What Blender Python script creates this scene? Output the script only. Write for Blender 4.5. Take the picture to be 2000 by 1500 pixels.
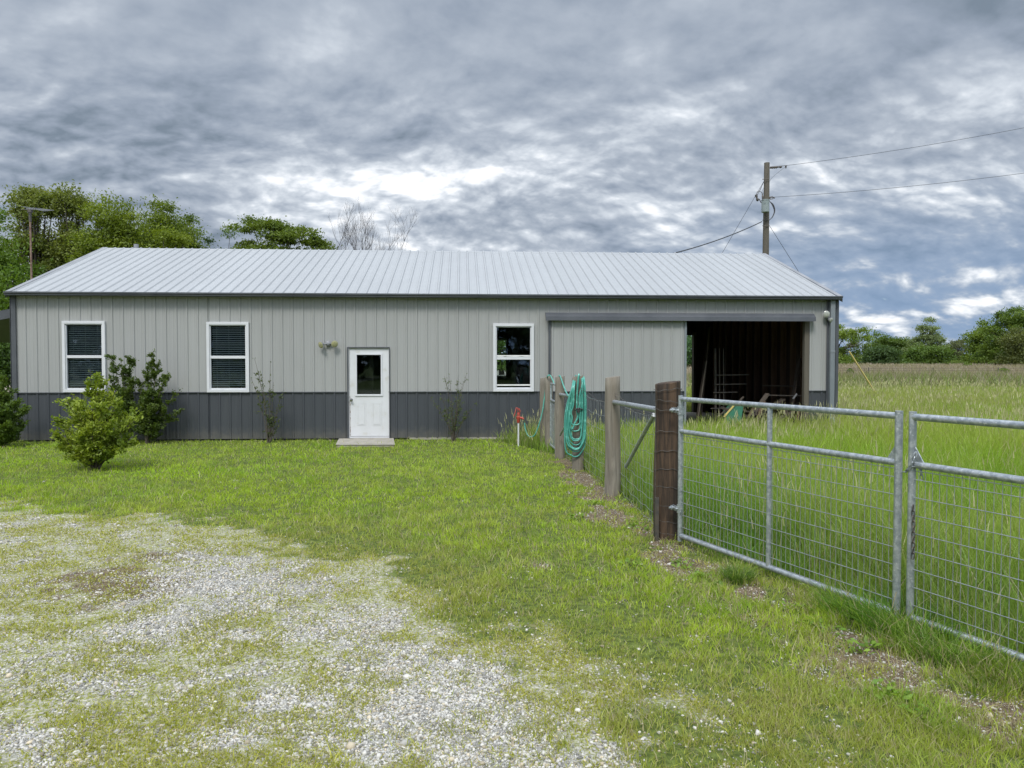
import bpy, math, random
import numpy as np
from mathutils import Vector

for o in list(bpy.data.objects): bpy.data.objects.remove(o)
SC = bpy.context.scene
COL = SC.collection
RNG = np.random.default_rng(7)
random.seed(7)

# ---------------------------------------------------------------- camera
YAW, PITCH, ROLL, CAMH, FPX = 0.0644, -0.0293, 0.0, 1.75, 1500.0
cam_d = bpy.data.cameras.new('camera'); cam = bpy.data.objects.new('camera', cam_d); COL.objects.link(cam)
cam.location = (0, 0, CAMH); cam.rotation_euler = (math.pi/2 + PITCH, 0, -YAW)
cam_d.sensor_fit = 'HORIZONTAL'; cam_d.sensor_width = 36.0; cam_d.lens = 36.0*FPX/2000.0
cam_d.clip_start = 0.05; cam_d.clip_end = 4000
SC.camera = cam

# ---------------------------------------------------------------- world, sun, exposure
SUN_EL, SUN_AZ = math.radians(52), math.radians(200)      # azimuth from +Y clockwise
W = bpy.data.worlds.new("World"); SC.world = W; W.use_nodes = True
SC.view_settings.view_transform = 'Standard'; SC.view_settings.look = 'None'
SC.view_settings.gamma = 1; SC.view_settings.exposure = 0.74; SC.view_settings.use_curve_mapping = False
sun_d = bpy.data.lights.new('sun', 'SUN'); sun_d.energy = 1.6; sun_d.angle = math.radians(16); sun_d.color = (1, .96, .9)
sun = bpy.data.objects.new('sun', sun_d); COL.objects.link(sun); sun.location = (-8, -12, 30)
sdir = Vector((math.sin(SUN_AZ)*math.cos(SUN_EL), math.cos(SUN_AZ)*math.cos(SUN_EL), math.sin(SUN_EL)))
sun.rotation_euler = (-sdir).to_track_quat('-Z', 'Y').to_euler()

class NT:
    """tiny node helper"""
    def __init__(s, tree): s.t = tree; s.t.nodes.clear()
    def n(s, typ, **kw):
        nd = s.t.nodes.new(typ)
        ins = kw.pop('ins', {})
        for k, v in kw.items(): setattr(nd, k, v)
        for k, v in ins.items(): s.put(nd.inputs[k], v)
        return nd
    def put(s, sock, v):
        if isinstance(v, bpy.types.NodeSocket): s.t.links.new(v, sock)
        else:
            if isinstance(v, tuple) and len(v) == 3 and sock.type == 'RGBA': v = v + (1,)
            sock.default_value = v
    def m(s, op, a, b=0.0, c=None, clamp=False):
        nd = s.n('ShaderNodeMath', operation=op, use_clamp=clamp); s.put(nd.inputs[0], a); s.put(nd.inputs[1], b)
        if c is not None: s.put(nd.inputs[2], c)
        return nd.outputs[0]
    def noise(s, vec, scale, detail=4, rough=.55, dist=0.0, out=0):
        nd = s.n('ShaderNodeTexNoise'); s.put(nd.inputs['Vector'], vec); nd.inputs['Scale'].default_value = scale
        nd.inputs['Detail'].default_value = detail; nd.inputs['Roughness'].default_value = rough; nd.inputs['Distortion'].default_value = dist
        return nd.outputs[out]
    def rmp(s, v, a, b, c=0.0, d=1.0, smooth=True):
        nd = s.n('ShaderNodeMapRange', interpolation_type='SMOOTHSTEP' if smooth else 'LINEAR')
        s.put(nd.inputs[0], v)
        for i, q in enumerate((a, b, c, d)): s.put(nd.inputs[i+1], q)
        return nd.outputs[0]
    def mix(s, f, a, b, mode='MIX'):
        nd = s.n('ShaderNodeMix', data_type='RGBA', blend_type=mode)
        s.put(nd.inputs[0], f); s.put(nd.inputs[6], a); s.put(nd.inputs[7], b)
        return nd.outputs[2]
    def vmap(s, vec, scale=(1, 1, 1), rot=(0, 0, 0), loc=(0, 0, 0)):
        nd = s.n('ShaderNodeMapping'); s.put(nd.inputs[0], vec); nd.inputs['Scale'].default_value = scale
        nd.inputs['Rotation'].default_value = rot; nd.inputs['Location'].default_value = loc
        return nd.outputs[0]

def build_world():
    t = NT(W.node_tree)
    geo = t.n('ShaderNodeTexCoord').outputs['Generated']
    sep = t.n('ShaderNodeSeparateXYZ', ins={0: geo}); X, Y, Z = sep.outputs
    zc = t.m('MAXIMUM', Z, 0.0)
    den = t.m('ADD', zc, 0.42)
    px, py = t.m('DIVIDE', X, den), t.m('DIVIDE', Y, den)
    p = t.n('ShaderNodeCombineXYZ', ins={0: px, 1: py, 2: 0.0}).outputs[0]
    # slow warp gives the rolled, folded look of the cloud deck
    w1 = t.noise(p, 0.9, 3, .5, out=1)
    wv = t.n('ShaderNodeVectorMath', operation='SCALE', ins={0: w1}); wv.inputs['Scale'].default_value = 0.3
    pw = t.n('ShaderNodeVectorMath', operation='ADD', ins={0: p, 1: wv.outputs[0]}).outputs[0]
    ps = t.vmap(pw, scale=(.9, 1.45, 1), rot=(0, 0, math.radians(-24)))
    big = t.noise(ps, 1.0, 3, .5)
    mid = t.noise(ps, 2.3, 6, .50, .5)
    fin = t.noise(t.vmap(pw, scale=(1.0, 1.05, 1), rot=(0, 0, .5)), 6.5, 7, .55, .2)
    # direction based masses: elevation in 'tan' terms
    hz = t.m('SQRT', t.m('ADD', t.m('MULTIPLY', X, X), t.m('MULTIPLY', Y, Y)))
    el = t.m('DIVIDE', Z, hz)
    azx = t.m('DIVIDE', X, t.m('MAXIMUM', Y, .05))
    def blob(cx, cy, rx, ry, amp, tilt=0.0):
        dx = t.m('SUBTRACT', azx, cx); dy = t.m('SUBTRACT', t.m('SUBTRACT', el, cy), t.m('MULTIPLY', dx, tilt))
        q = t.m('ADD', t.m('POWER', t.m('ABSOLUTE', t.m('DIVIDE', dx, rx)), 2), t.m('POWER', t.m('ABSOLUTE', t.m('DIVIDE', dy, ry)), 2))
        return t.m('MULTIPLY', t.m('EXPONENT', t.m('MULTIPLY', q, -1)), amp)
    s = t.m('ADD', t.m('MULTIPLY', t.m('SUBTRACT', big, .5), 1.7), t.m('MULTIPLY', t.m('SUBTRACT', mid, .5), .95))
    # relief: the cloud base is lumpy, its lumps catch light on the side turned to the bright sky
    def off(v, d): return t.n('ShaderNodeVectorMath', operation='ADD', ins={0: v, 1: d}).outputs[0]
    def relief(vec, sc, det, d, w, rough=.55):
        a = t.noise(vec, sc, det, rough, .15); b = t.noise(off(vec, (d*.35, d, 0)), sc, det, rough, .15)
        return t.m('MULTIPLY', t.m('SUBTRACT', a, b), w)
    pr = t.vmap(pw, scale=(1, 1.12, 1), rot=(0, 0, math.radians(-20)))
    s = t.m('ADD', s, relief(pr, 2.4, 6, .085, 1.9, .50))
    s = t.m('ADD', s, t.m('MULTIPLY', relief(pr, 8.0, 5, .028, 1.7, .54), t.rmp(el, .42, .22, .40, 1.25)))
    s = t.m('ADD', s, t.m('MULTIPLY', t.m('SUBTRACT', fin, .5), .28))
    v0 = t.noise(t.vmap(pw, scale=(1, 1.2, 1)), 12.0, 3, .5); s = t.m('ADD', s, t.m('MULTIPLY', t.m('SUBTRACT', t.m('ABSOLUTE', t.m('SUBTRACT', v0, .5)), .075), t.rmp(el, .40, .2, .4, 1.6)))
    for b in SKY_BLOBS: s = t.m('ADD', s, blob(*b))
    v = t.m('ADD', t.m('MULTIPLY', s, .74), .47)
    cr = t.n('ShaderNodeValToRGB', ins={0: v}); r = cr.color_ramp
    stops = [(0.0, (.125, .158, .20)), (.25, (.195, .23, .285)), (.5, (.275, .31, .362)), (.72, (.41, .445, .49)), (.9, (.60, .62, .65)), (1.0, (.70, .71, .72))]
    while len(r.elements) < len(stops): r.elements.new(.5)
    for e, (q, c) in zip(r.elements, stops): e.position = q; e.color = c + (1,)
    cloud = cr.outputs[0]
    # blue tint low on the right where the deck thins
    low = t.rmp(el, .26, .03); side = t.rmp(azx, .05, .55)
    bl = t.m('MULTIPLY', t.m('MULTIPLY', low, side), t.rmp(v, .85, .35))
    cloud = t.mix(t.m('MULTIPLY', bl, .8), cloud, (.15, .225, .345))
    # brighter deck overhead and behind the viewer
    up = t.rmp(Z, .45, .95, 1.0, 2.5); back = t.rmp(Y, .25, -.55, 1.0, 1.8)
    gain = t.m('MULTIPLY', up, back)
    bgc = t.n('ShaderNodeBackground', ins={0: cloud, 1: gain})
    sky = t.n('ShaderNodeTexSky', sky_type='NISHITA', sun_disc=False, sun_elevation=SUN_EL, sun_rotation=SUN_AZ)
    bgs = t.n('ShaderNodeBackground', ins={0: sky.outputs[0], 1: .09})
    gap = t.m('MULTIPLY', t.rmp(v, .0, -.3), t.m('MULTIPLY', t.rmp(el, .16, .02), side))
    mx = t.n('ShaderNodeMixShader', ins={0: gap, 1: bgc.outputs[0], 2: bgs.outputs[0]})
    t.n('ShaderNodeOutputWorld', ins={0: mx.outputs[0]})
# (azimuth tangent, elevation tangent, width, height, amount, tilt): the large light and dark masses of the sky
def sky_dir(px, py):
    th = math.atan2(px-1000, FPX) + YAW
    f = math.hypot(px-1000, FPX)
    return math.tan(th), (706-py)/f
SKY_BLOBS = []
def sb(px, py, rx, ry, amp, tilt=0.0):
    a, e = sky_dir(px, py); SKY_BLOBS.append((a, e, rx/FPX, ry/FPX, amp, tilt))
sb(520, 370, 360, 60, .22, .12)       # bright band above the left half of the roof
sb(950, 340, 300, 50, .18, .25)
sb(1350, 210, 420, 38, .22, .28)
sb(1850, 230, 260, 60, .30, .2)
sb(300, 220, 420, 90, -.12, 0)        # dark belly left
sb(680, 230, 260, 70, -.14, 0)
sb(1250, 350, 230, 30, -.16, .25)     # grey fold right of centre
sb(1650, 70, 420, 70, -.05, .3)
sb(850, 60, 500, 60, -.04, 0)
sb(1250, 440, 260, 60, .12, 0)
sb(1750, 470, 330, 60, -.14, 0)       # blue grey base at the right
sb(1780, 545, 400, 16, .36, .03)      # pale streaks near the horizon
sb(1900, 597, 230, 16, .42, .13)
sb(1680, 625, 200, 14, .26, .05)
sb(100, 330, 160, 40, -.12, 0)
sb(1250, 410, 330, 22, .16, .1)
sb(1900, 340, 260, 30, .16, .12)
sb(1500, 130, 300, 22, .14, .3)
sb(1850, 60, 200, 30, -.14, .4)
build_world()
W.cycles.sampling_method = 'MANUAL'; W.cycles.sample_map_resolution = 512

# ---------------------------------------------------------------- photo geometry -> world points
_cy, _sy, _cp, _sp = math.cos(YAW), math.sin(YAW), math.cos(PITCH), math.sin(PITCH)
RIGHT = np.array([_cy, -_sy, 0.]); FWD = np.array([_sy*_cp, _cy*_cp, _sp]); UP = np.cross(RIGHT, FWD)
def ray(px, py): return FWD + RIGHT*(px-1000)/FPX - UP*(py-750)/FPX
def gnd(px, py, z=0.0):
    d = ray(px, py); k = (z-CAMH)/d[2]; return d[0]*k, d[1]*k
def at(px, py, y):
    d = ray(px, py); k = y/d[1]; return d[0]*k, CAMH+d[2]*k
def pix(P):
    P = np.asarray(P, float) - np.array([0, 0, CAMH]); z = P@FWD
    return 1000+FPX*(P@RIGHT)/z, 750-FPX*(P@UP)/z

D = 17.38; XL, XR = -9.76, 8.71; ZE, ZR, WH = 3.255, 4.828, 4.385   # building: front wall, ends, eave, ridge, half depth
YB = D + 2*WH

# ---------------------------------------------------------------- noise in numpy
def vnoise(x, y, seed=0):
    xi, yi = np.floor(x).astype(np.int64), np.floor(y).astype(np.int64); fx, fy = x-xi, y-yi
    fx, fy = fx*fx*(3-2*fx), fy*fy*(3-2*fy)
    def h(a, b):
        n = (a*374761393 + b*668265263 + seed*974711) & 0xffffffff
        n = ((n ^ (n >> 13))*1274126177) & 0xffffffff
        return ((n ^ (n >> 16)) & 0xffff)/65535.0
    return (h(xi, yi)*(1-fx)+h(xi+1, yi)*fx)*(1-fy) + (h(xi, yi+1)*(1-fx)+h(xi+1, yi+1)*fx)*fy
def fbm(x, y, f=1.0, o=4, seed=0):
    s = 0; a = .5; t = 0
    for i in range(o):
        s = s + a*vnoise(x*f+17.3*i, y*f-9.1*i, seed+i); t += a; a *= .5; f *= 2.03
    return s/t
def ss(v, a, b): t = np.clip((v-a)/(b-a), 0, 1); return t*t*(3-2*t)

# ---------------------------------------------------------------- mesh builder and tagging
class MB:
    def __init__(s): s.v = []; s.f = []; s.n = 0
    def add(s, V, F):
        s.v.append(np.asarray(V, float).reshape(-1, 3)); s.f += [tuple(int(i)+s.n for i in f) for f in F]; s.n += len(s.v[-1]); return s
    def box(s, x0, x1, y0, y1, z0, z1):
        V = [(x, y, z) for x in (x0, x1) for y in (y0, y1) for z in (z0, z1)]
        return s.add(V, [(0, 1, 3, 2), (4, 6, 7, 5), (0, 4, 5, 1), (2, 3, 7, 6), (0, 2, 6, 4), (1, 5, 7, 3)])
    def bar(s, a, b, w, h, up=(0, 0, 1)):
        a, b = Vector(a), Vector(b); d = (b-a).normalized(); u = Vector(up)
        if abs(d.dot(u)) > .95: u = Vector((1, 0, 0))
        r = d.cross(u).normalized(); u = r.cross(d)
        V = [p+r*i*w/2+u*j*h/2 for p in (a, b) for i, j in ((-1, -1), (1, -1), (1, 1), (-1, 1))]
        return s.add([tuple(q) for q in V], [(3, 2, 1, 0), (4, 5, 6, 7), (0, 1, 5, 4), (1, 2, 6, 5), (2, 3, 7, 6), (3, 0, 4, 7)])
    def tube(s, pts, r, seg=8, cap=True):
        P = [Vector(p) for p in pts]; n = len(P); rr = [r]*n if not hasattr(r, '__len__') else r
        V = []; prev = None
        for i in range(n):
            d = (P[min(i+1, n-1)]-P[max(i-1, 0)]).normalized()
            if prev is None:
                u = Vector((0, 0, 1)) if abs(d.z) < .9 else Vector((1, 0, 0)); a = d.cross(u).normalized()
            else:
                a = prev - d*prev.dot(d)
                a = a.normalized() if a.length > 1e-6 else d.orthogonal().normalized()
            prev = a; b = d.cross(a)
            for k in range(seg):
                t = 2*math.pi*k/seg; V.append(tuple(P[i]+(a*math.cos(t)+b*math.sin(t))*rr[i]))
        F = [(i*seg+k, i*seg+(k+1) % seg, (i+1)*seg+(k+1) % seg, (i+1)*seg+k) for i in range(n-1) for k in range(seg)]
        if cap: F += [tuple(range(seg))[::-1], tuple(range((n-1)*seg, n*seg))]
        return s.add(V, F)
    def lathe(s, c, axis, prof, seg=16):
        """prof: (distance along axis, radius)"""
        c = Vector(c); d = Vector(axis).normalized()
        return s.tube([c+d*h for h, _ in prof], [max(r, 1e-4) for _, r in prof], seg)
    def build(s, name, mat, parent=None, smooth=False, bevel=0.0):
        me = bpy.data.meshes.new(name); V = np.concatenate(s.v)
        if parent is not None: V = V - origin(parent)
        me.from_pydata(V.tolist(), [], s.f); me.validate(); me.materials.append(mat)
        if smooth: me.polygons.foreach_set('use_smooth', [True]*len(me.polygons))
        me.update()
        o = bpy.data.objects.new(name, me); COL.objects.link(o)
        if parent is not None: o.parent = parent
        if smooth:
            m = o.modifiers.new('es', 'EDGE_SPLIT'); m.split_angle = math.radians(50)
        if bevel:
            m = o.modifiers.new('bv', 'BEVEL'); m.width = bevel; m.segments = 2; m.limit_method = 'ANGLE'
        return o
def origin(o):
    v = np.zeros(3)
    while o is not None: v = v + np.array(o.location); o = o.parent
    return v
def tag(o, label=None, cat=None, group=None, kind=None):
    for k, v in (('label', label), ('category', cat), ('group', group), ('kind', kind)):
        if v: o[k] = v
    return o
def thing(name, loc, label, cat, group=None):
    o = bpy.data.objects.new(name, None); COL.objects.link(o); o.location = loc; o.empty_display_size = .2
    return tag(o, label, cat, group)
def fast_mesh(name, V, T, mat, col=None, parent=None, smooth=False):
    """V (n,3), T (m,3) triangles, col (n,3)"""
    me = bpy.data.meshes.new(name); V = np.asarray(V, np.float32)
    if parent is not None: V = V - origin(parent).astype(np.float32)
    n, m = len(V), len(T)
    me.vertices.add(n); me.vertices.foreach_set('co', np.ascontiguousarray(V, np.float32).ravel())
    me.loops.add(m*3); me.loops.foreach_set('vertex_index', np.ascontiguousarray(T, np.int32).ravel())
    me.polygons.add(m); me.polygons.foreach_set('loop_start', np.arange(0, m*3, 3, dtype=np.int32))
    if smooth: me.polygons.foreach_set('use_smooth', np.ones(m, bool))
    me.update(calc_edges=True)
    if col is not None:
        a = me.color_attributes.new('tint', 'FLOAT_COLOR', 'POINT')
        c = np.ones((n, 4), np.float32); c[:, :3] = col; a.data.foreach_set('color', c.ravel())
    me.materials.append(mat)
    o = bpy.data.objects.new(name, me); COL.objects.link(o)
    if parent is not None: o.parent = parent
    return o

# ---------------------------------------------------------------- materials
def mat_new(name): m = bpy.data.materials.new(name); m.use_nodes = True; return m, NT(m.node_tree)
def surf(name, c1, c2=None, scale=3.0, rough=.6, metal=0.0, stretch=(1, 1, 1), bump=0.0, bscale=None, detail=5, spec=.5, lo=.35, hi=.65, c3=None, c3s=20):
    m, t = mat_new(name); tc = t.n('ShaderNodeTexCoord').outputs['Object']; v = t.vmap(tc, scale=stretch)
    b = t.n('ShaderNodeBsdfPrincipled'); b.inputs['Metallic'].default_value = metal; b.inputs['Roughness'].default_value = rough
    b.inputs['Specular IOR Level'].default_value = spec
    c = c1
    if c2 is not None: c = t.mix(t.rmp(t.noise(v, scale, detail), lo, hi), c1, c2)
    if c3 is not None: c = t.mix(t.rmp(t.noise(v, c3s, 3), .56, .72), c, c3)
    t.put(b.inputs['Base Color'], c)
    if bump:
        bp = t.n('ShaderNodeBump', ins={'Strength': bump, 'Height': t.noise(v, bscale or scale*4, 4)}); bp.inputs['Distance'].default_value = .02
        t.put(b.inputs['Normal'], bp.outputs[0])
    t.n('ShaderNodeOutputMaterial', ins={0: b.outputs[0]}); return m
def leafmat(name, trans=.42, rough=.55, gain=1.15, gloss=.02):
    m, t = mat_new(name); a = t.n('ShaderNodeAttribute', attribute_name='tint').outputs['Color']
    d = t.n('ShaderNodeBsdfDiffuse', ins={0: a}); tr = t.n('ShaderNodeBsdfTranslucent', ins={0: t.mix(1.0, a, (1.15*gain, 1.15*gain, .55*gain), 'MULTIPLY')})
    mx = t.n('ShaderNodeMixShader', ins={0: trans, 1: d.outputs[0], 2: tr.outputs[0]})
    g = t.n('ShaderNodeBsdfGlossy', ins={0: (.9, .95, 1.0), 1: rough})
    m2 = t.n('ShaderNodeMixShader', ins={0: gloss, 1: mx.outputs[0], 2: g.outputs[0]})
    t.n('ShaderNodeOutputMaterial', ins={0: m2.outputs[0]}); return m
def woodmat(name, c1, c2, c3, rough=.85, zs=1.0):
    m, t = mat_new(name); tc = t.n('ShaderNodeTexCoord').outputs['Object']
    v = t.vmap(tc, scale=(11, 11, .9*zs)); n1 = t.noise(v, 1.0, 9, .74, 1.6); n2 = t.noise(t.vmap(tc, scale=(7, 7, .9)), 1.0, 4)
    c = t.mix(t.rmp(n1, .32, .68), c1, c2); c = t.mix(t.rmp(n2, .42, .66), c, c3)
    crk = t.rmp(t.noise(t.vmap(tc, scale=(42, 42, .9)), 1.0, 4, .55, .5), .66, .74)
    c = t.mix(t.m('MULTIPLY', crk, .75), c, tuple(q*.25 for q in c1))
    b = t.n('ShaderNodeBsdfPrincipled', ins={'Base Color': c, 'Roughness': rough})
    bp = t.n('ShaderNodeBump', ins={'Strength': .6, 'Height': t.m('SUBTRACT', n1, crk)}); bp.inputs['Distance'].default_value = .008
    t.put(b.inputs['Normal'], bp.outputs[0]); t.n('ShaderNodeOutputMaterial', ins={0: b.outputs[0]}); return m
def sheetmat(name, c1, c2, rough, spec=.4, metal=0.0, streak=.5, screws=True):
    """painted steel sheet: faint dirt runs, soft oil-canning, rows of screw heads"""
    m, t = mat_new(name); tc = t.n('ShaderNodeTexCoord').outputs['Object']
    n1 = t.noise(t.vmap(tc, scale=(5, 5, .5)), 1.0, 5, .6); n2 = t.noise(tc, .6, 3)
    c = t.mix(t.m('MULTIPLY', t.rmp(n1, .3, .75), streak), c1, c2); c = t.mix(t.m('MULTIPLY', t.rmp(n2, .4, .7), .35), c, c2)
    zz = t.n('ShaderNodeSeparateXYZ', ins={0: tc}).outputs[2]; c = t.mix(t.m('MULTIPLY', t.rmp(t.m('ADD', zz, t.m('MULTIPLY', t.noise(tc, 9, 4), .4)), .52, .18), .35), c, (.20, .18, .14))
    pn = t.n('ShaderNodeTexWhiteNoise', noise_dimensions='1D', ins={1: t.m('FLOOR', t.m('DIVIDE', t.n('ShaderNodeSeparateXYZ', ins={0: tc}).outputs[0], .9144))}).outputs[0]
    c = t.mix(t.m('MULTIPLY', pn, .16), c, tuple(q*.72 for q in c2))
    b = t.n('ShaderNodeBsdfPrincipled', ins={'Base Color': c, 'Roughness': rough, 'Metallic': metal}); b.inputs['Specular IOR Level'].default_value = spec
    bp = t.n('ShaderNodeBump', ins={'Strength': .25, 'Height': t.noise(t.vmap(tc, scale=(3, 3, 1.2)), 1.0, 2)}); bp.inputs['Distance'].default_value = .02
    t.put(b.inputs['Normal'], bp.outputs[0]); t.n('ShaderNodeOutputMaterial', ins={0: b.outputs[0]}); return m

M = {}
M['wall'] = sheetmat('wall_sheet', (.33, .335, .328), (.30, .305, .297), .42)
M['wain'] = sheetmat('wainscot_sheet', (.052, .058, .067), (.066, .071, .079), .45)
M['roof'] = sheetmat('roof_sheet', (.385, .398, .405), (.34, .352, .36), .40, .5, .15)
M['trim'] = surf('charcoal_trim', (.060, .066, .075), (.080, .086, .096), 2, .42)
M['trimlight'] = surf('weathered_trim', (.20, .21, .225), (.26, .265, .28), 2, .45)
M['spout'] = surf('downspout_grey', (.16, .18, .195), (.19, .21, .225), 2, .4)
M['white'] = surf('white_vinyl', (.60, .61, .63), (.56, .57, .59), 2, .4)
M['doorwhite'] = surf('door_white', (.60, .61, .63), (.56, .57, .58), 1.5, .45, c3=(.52, .52, .50), c3s=6)
M['rust'] = surf('rusty_paint', (.14, .08, .055), (.24, .17, .13), 9, .8)
M['red'] = surf('faded_red_paint', (.42, .05, .03), (.30, .06, .04), 25, .6)
M['conc'] = surf('concrete', (.36, .33, .28), (.27, .25, .21), 6, .9, bump=.4, bscale=60)
M['galv'] = surf('galvanised_steel', (.30, .335, .36), (.46, .49, .51), 26, .42, .65, lo=.38, hi=.62, bump=.15, bscale=60, c3=(.62, .64, .65), c3s=55)
M['wire'] = surf('wire', (.40, .42, .43), (.30, .32, .33), 20, .45, .6)
M['oldwire'] = surf('old_wire', (.05, .045, .04), (.10, .09, .08), 20, .8, .0)
M['postgrey'] = woodmat('weathered_post', (.125, .11, .088), (.25, .225, .185), (.17, .145, .11))
M['postbrown'] = woodmat('creosote_post', (.014, .009, .006), (.10, .060, .034), (.022, .014, .009))
M['polewood'] = woodmat('pole_wood', (.075, .065, .05), (.13, .115, .09), (.095, .085, .065), zs=.4)
M['stud'] = woodmat('stud_wood', (.085, .05, .03), (.15, .095, .06), (.07, .042, .028))
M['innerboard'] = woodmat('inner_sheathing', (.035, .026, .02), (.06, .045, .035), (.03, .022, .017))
M['plank'] = woodmat('old_plank', (.05, .04, .032), (.12, .10, .08), (.075, .06, .047))
M['hose'] = surf('green_hose', (.055, .27, .215), (.085, .34, .27), 6, .35, spec=.6, c3=(.17, .50, .42), c3s=14)
M['black'] = surf('black_plastic', (.02, .02, .022), (.035, .035, .035), 10, .5)
M['cable'] = surf('dark_cable', (.03, .032, .035), (.05, .05, .055), 5, .6)
M['xfmr'] = surf('transformer_grey', (.20, .24, .235), (.24, .28, .27), 5, .45)
M['yellow'] = surf('yellow_guard', (.62, .50, .16), (.52, .42, .16), 2, .5)
M['lampglass'] = surf('lamp_lens', (.30, .31, .27), (.40, .41, .37), 30, .15, spec=.8)
M['lampyel'] = surf('aged_lamp_lens', (.36, .34, .17), (.28, .28, .17), 30, .2, spec=.8)
M['chrome'] = surf('knob_metal', (.35, .34, .32), None, 5, .25, 1.0)
M['greenbin'] = surf('green_plastic', (.02, .14, .075), (.025, .11, .065), 3, .45)
M['blind'] = surf('blind_slat', (.75, .75, .73), (.68, .68, .66), 5, .6)
M['iron'] = surf('dark_iron', (.07, .07, .07), (.12, .10, .08), 12, .55, .4)
M['bark'] = woodmat('bark', (.055, .045, .035), (.11, .092, .072), (.075, .062, .048), zs=3)
M['barkpale'] = surf('bare_bark', (.055, .05, .05), (.09, .08, .08), 5, .9)
M['leaf'] = leafmat('leaves'); M['grass'] = leafmat('grass_blades', .42, .5, 1.25, .015)
def glass():
    m, t = mat_new('window_glass')
    tr = t.n('ShaderNodeBsdfTransparent', ins={0: (.84, .89, .90)}); g = t.n('ShaderNodeBsdfGlossy', ins={0: (.8, .9, 1.0), 1: .02})
    fr = t.n('ShaderNodeFresnel'); fr.inputs[0].default_value = 1.5
    mx = t.n('ShaderNodeMixShader', ins={0: fr.outputs[0], 1: tr.outputs[0], 2: g.outputs[0]}); t.n('ShaderNodeOutputMaterial', ins={0: mx.outputs[0]}); return m
M['glass'] = glass()
def stonemat():
    m, t = mat_new('gravel_stone'); a = t.n('ShaderNodeAttribute', attribute_name='tint').outputs['Color']
    b = t.n('ShaderNodeBsdfPrincipled', ins={'Base Color': a, 'Roughness': .9}); b.inputs['Specular IOR Level'].default_value = .2
    t.n('ShaderNodeOutputMaterial', ins={0: b.outputs[0]}); return m
M['stone'] = stonemat()

# ---------------------------------------------------------------- ground
def poly_dist(x, y, P):
    """signed distance to polyline (positive = left of its direction)"""
    best = np.full(np.shape(x), 1e9); sg = np.ones(np.shape(x))
    for (ax, ay), (bx, by) in zip(P[:-1], P[1:]):
        dx, dy = bx-ax, by-ay; L = dx*dx+dy*dy; t = np.clip(((x-ax)*dx+(y-ay)*dy)/L, 0, 1)
        ex, ey = x-ax-t*dx, y-ay-t*dy; d = np.hypot(ex, ey); cr = dx*ey-dy*ex
        k = d < best; best = np.where(k, d, best); sg = np.where(k, np.sign(cr), sg)
    return best*sg
EDGE = [gnd(*q) for q in ((-900, 968), (0, 985), (200, 1000), (420, 1035), (600, 1075), (760, 1125), (880, 1185), (990, 1250), (1120, 1310), (1240, 1372), (1390, 1440), (1520, 1515), (1640, 1640), (1700, 2300))]
FENCE = [(.55, 17.3), gnd(1095, 893), gnd(1130, 917), gnd(1199, 967), gnd(1309, 1052)]
# gate line, found from its constant height
def dep(px, dist):
    d = ray(px, 750); d = d/np.dot(d, FWD); return d[0]*dist, d[1]*dist
G1A, G1B = dep(1330, 7.30), dep(1757, 5.03)
G2A, G2B0 = dep(1784, 4.95), dep(2000, 4.28)
_g = np.array(G2B0)-np.array(G2A); _g = _g/np.linalg.norm(_g); G2B = tuple(np.array(G2A)+_g*2.44)
GB = tuple(np.array(G2B)+_g*.25)
FLINE = [(.55, 40.0)] + FENCE[:1] + FENCE[1:] + [G1A, G1B, G2A, G2B, (G2B[0]+4, G2B[1]-8)]
PATH = [gnd(*q) for q in ((1085, 893), (1118, 925), (1180, 985), (1250, 1035), (1330, 1090), (1450, 1160), (1580, 1225), (1700, 1295), (1850, 1362), (1990, 1405), (2200, 1500))]
BARE = [gnd(*q)+(r, a) for q, r, a in (((1480, 1150), .42, 1.0), ((1400, 1105), .30, .9), ((1620, 1215), .30, .8), ((1720, 1290), .34, .8), ((1330, 1062), .25, 1.0), ((1250, 990), .28, 1.0), ((1210, 1010), .30, .7), ((1180, 960), .32, .6), ((1160, 1010), .35, .8), ((1850, 1330), .30, .7), ((1960, 1390), .3, .8), ((1960, 640), .1, 0.), ((1110, 905), .35, .7), ((1140, 925), .30, .8), ((200, 1120), .75, .9), ((330, 1090), .4, .5), ((255, 1150), .5, .6), ((985, 975), .3, .4), ((1060, 1105), .16, .6), ((1640, 1330), .35, .4), ((1500, 1400), .3, .3), ((1990, 1290), .3, .8), ((1330, 1010), .2, .6), ((1570, 1180), .2, .6))]
GRAV = [gnd(*q)+(r, a) for q, r, a in (((1190, 1425), .5, .9), ((1260, 1480), .5, 1.0), ((1370, 1500), .4, .6), ((1050, 1340), .45, .7), ((300, 1010), 1.1, .5), ((120, 1012), 1.0, .42), ((480, 1090), 1.0, .75), ((380, 1130), .7, .6), ((600, 1110), .8, .7), ((560, 1160), .7, .6), ((760, 1200), .6, .7), ((850, 1260), .55, 1.0), ((960, 1330), .5, 1.0), ((1050, 1400), .45, 1.0), ((1130, 1480), .4, 1.0), ((900, 1400), .45, .9), ((980, 1480), .4, 1.0), ((700, 1300), .4, .45), ((200, 1260), .6, .55), ((330, 1200), .5, .5), ((60, 1450), .4, .6), ((400, 1440), .35, .45), ((420, 1340), .35, .4), ((700, 1450), .3, .45), ((150, 1330), .35, .3), ((1960, 1385), .25, .6), ((780, 1120), .5, .4), ((560, 1250), .45, .3), ((540, 1400), .3, .3))]
MUD = [gnd(*q)+(r, a) for q, r, a in (((210, 1115), .55, 1.0), ((290, 1100), .5, .8), ((180, 1140), .45, .8))]
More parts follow.
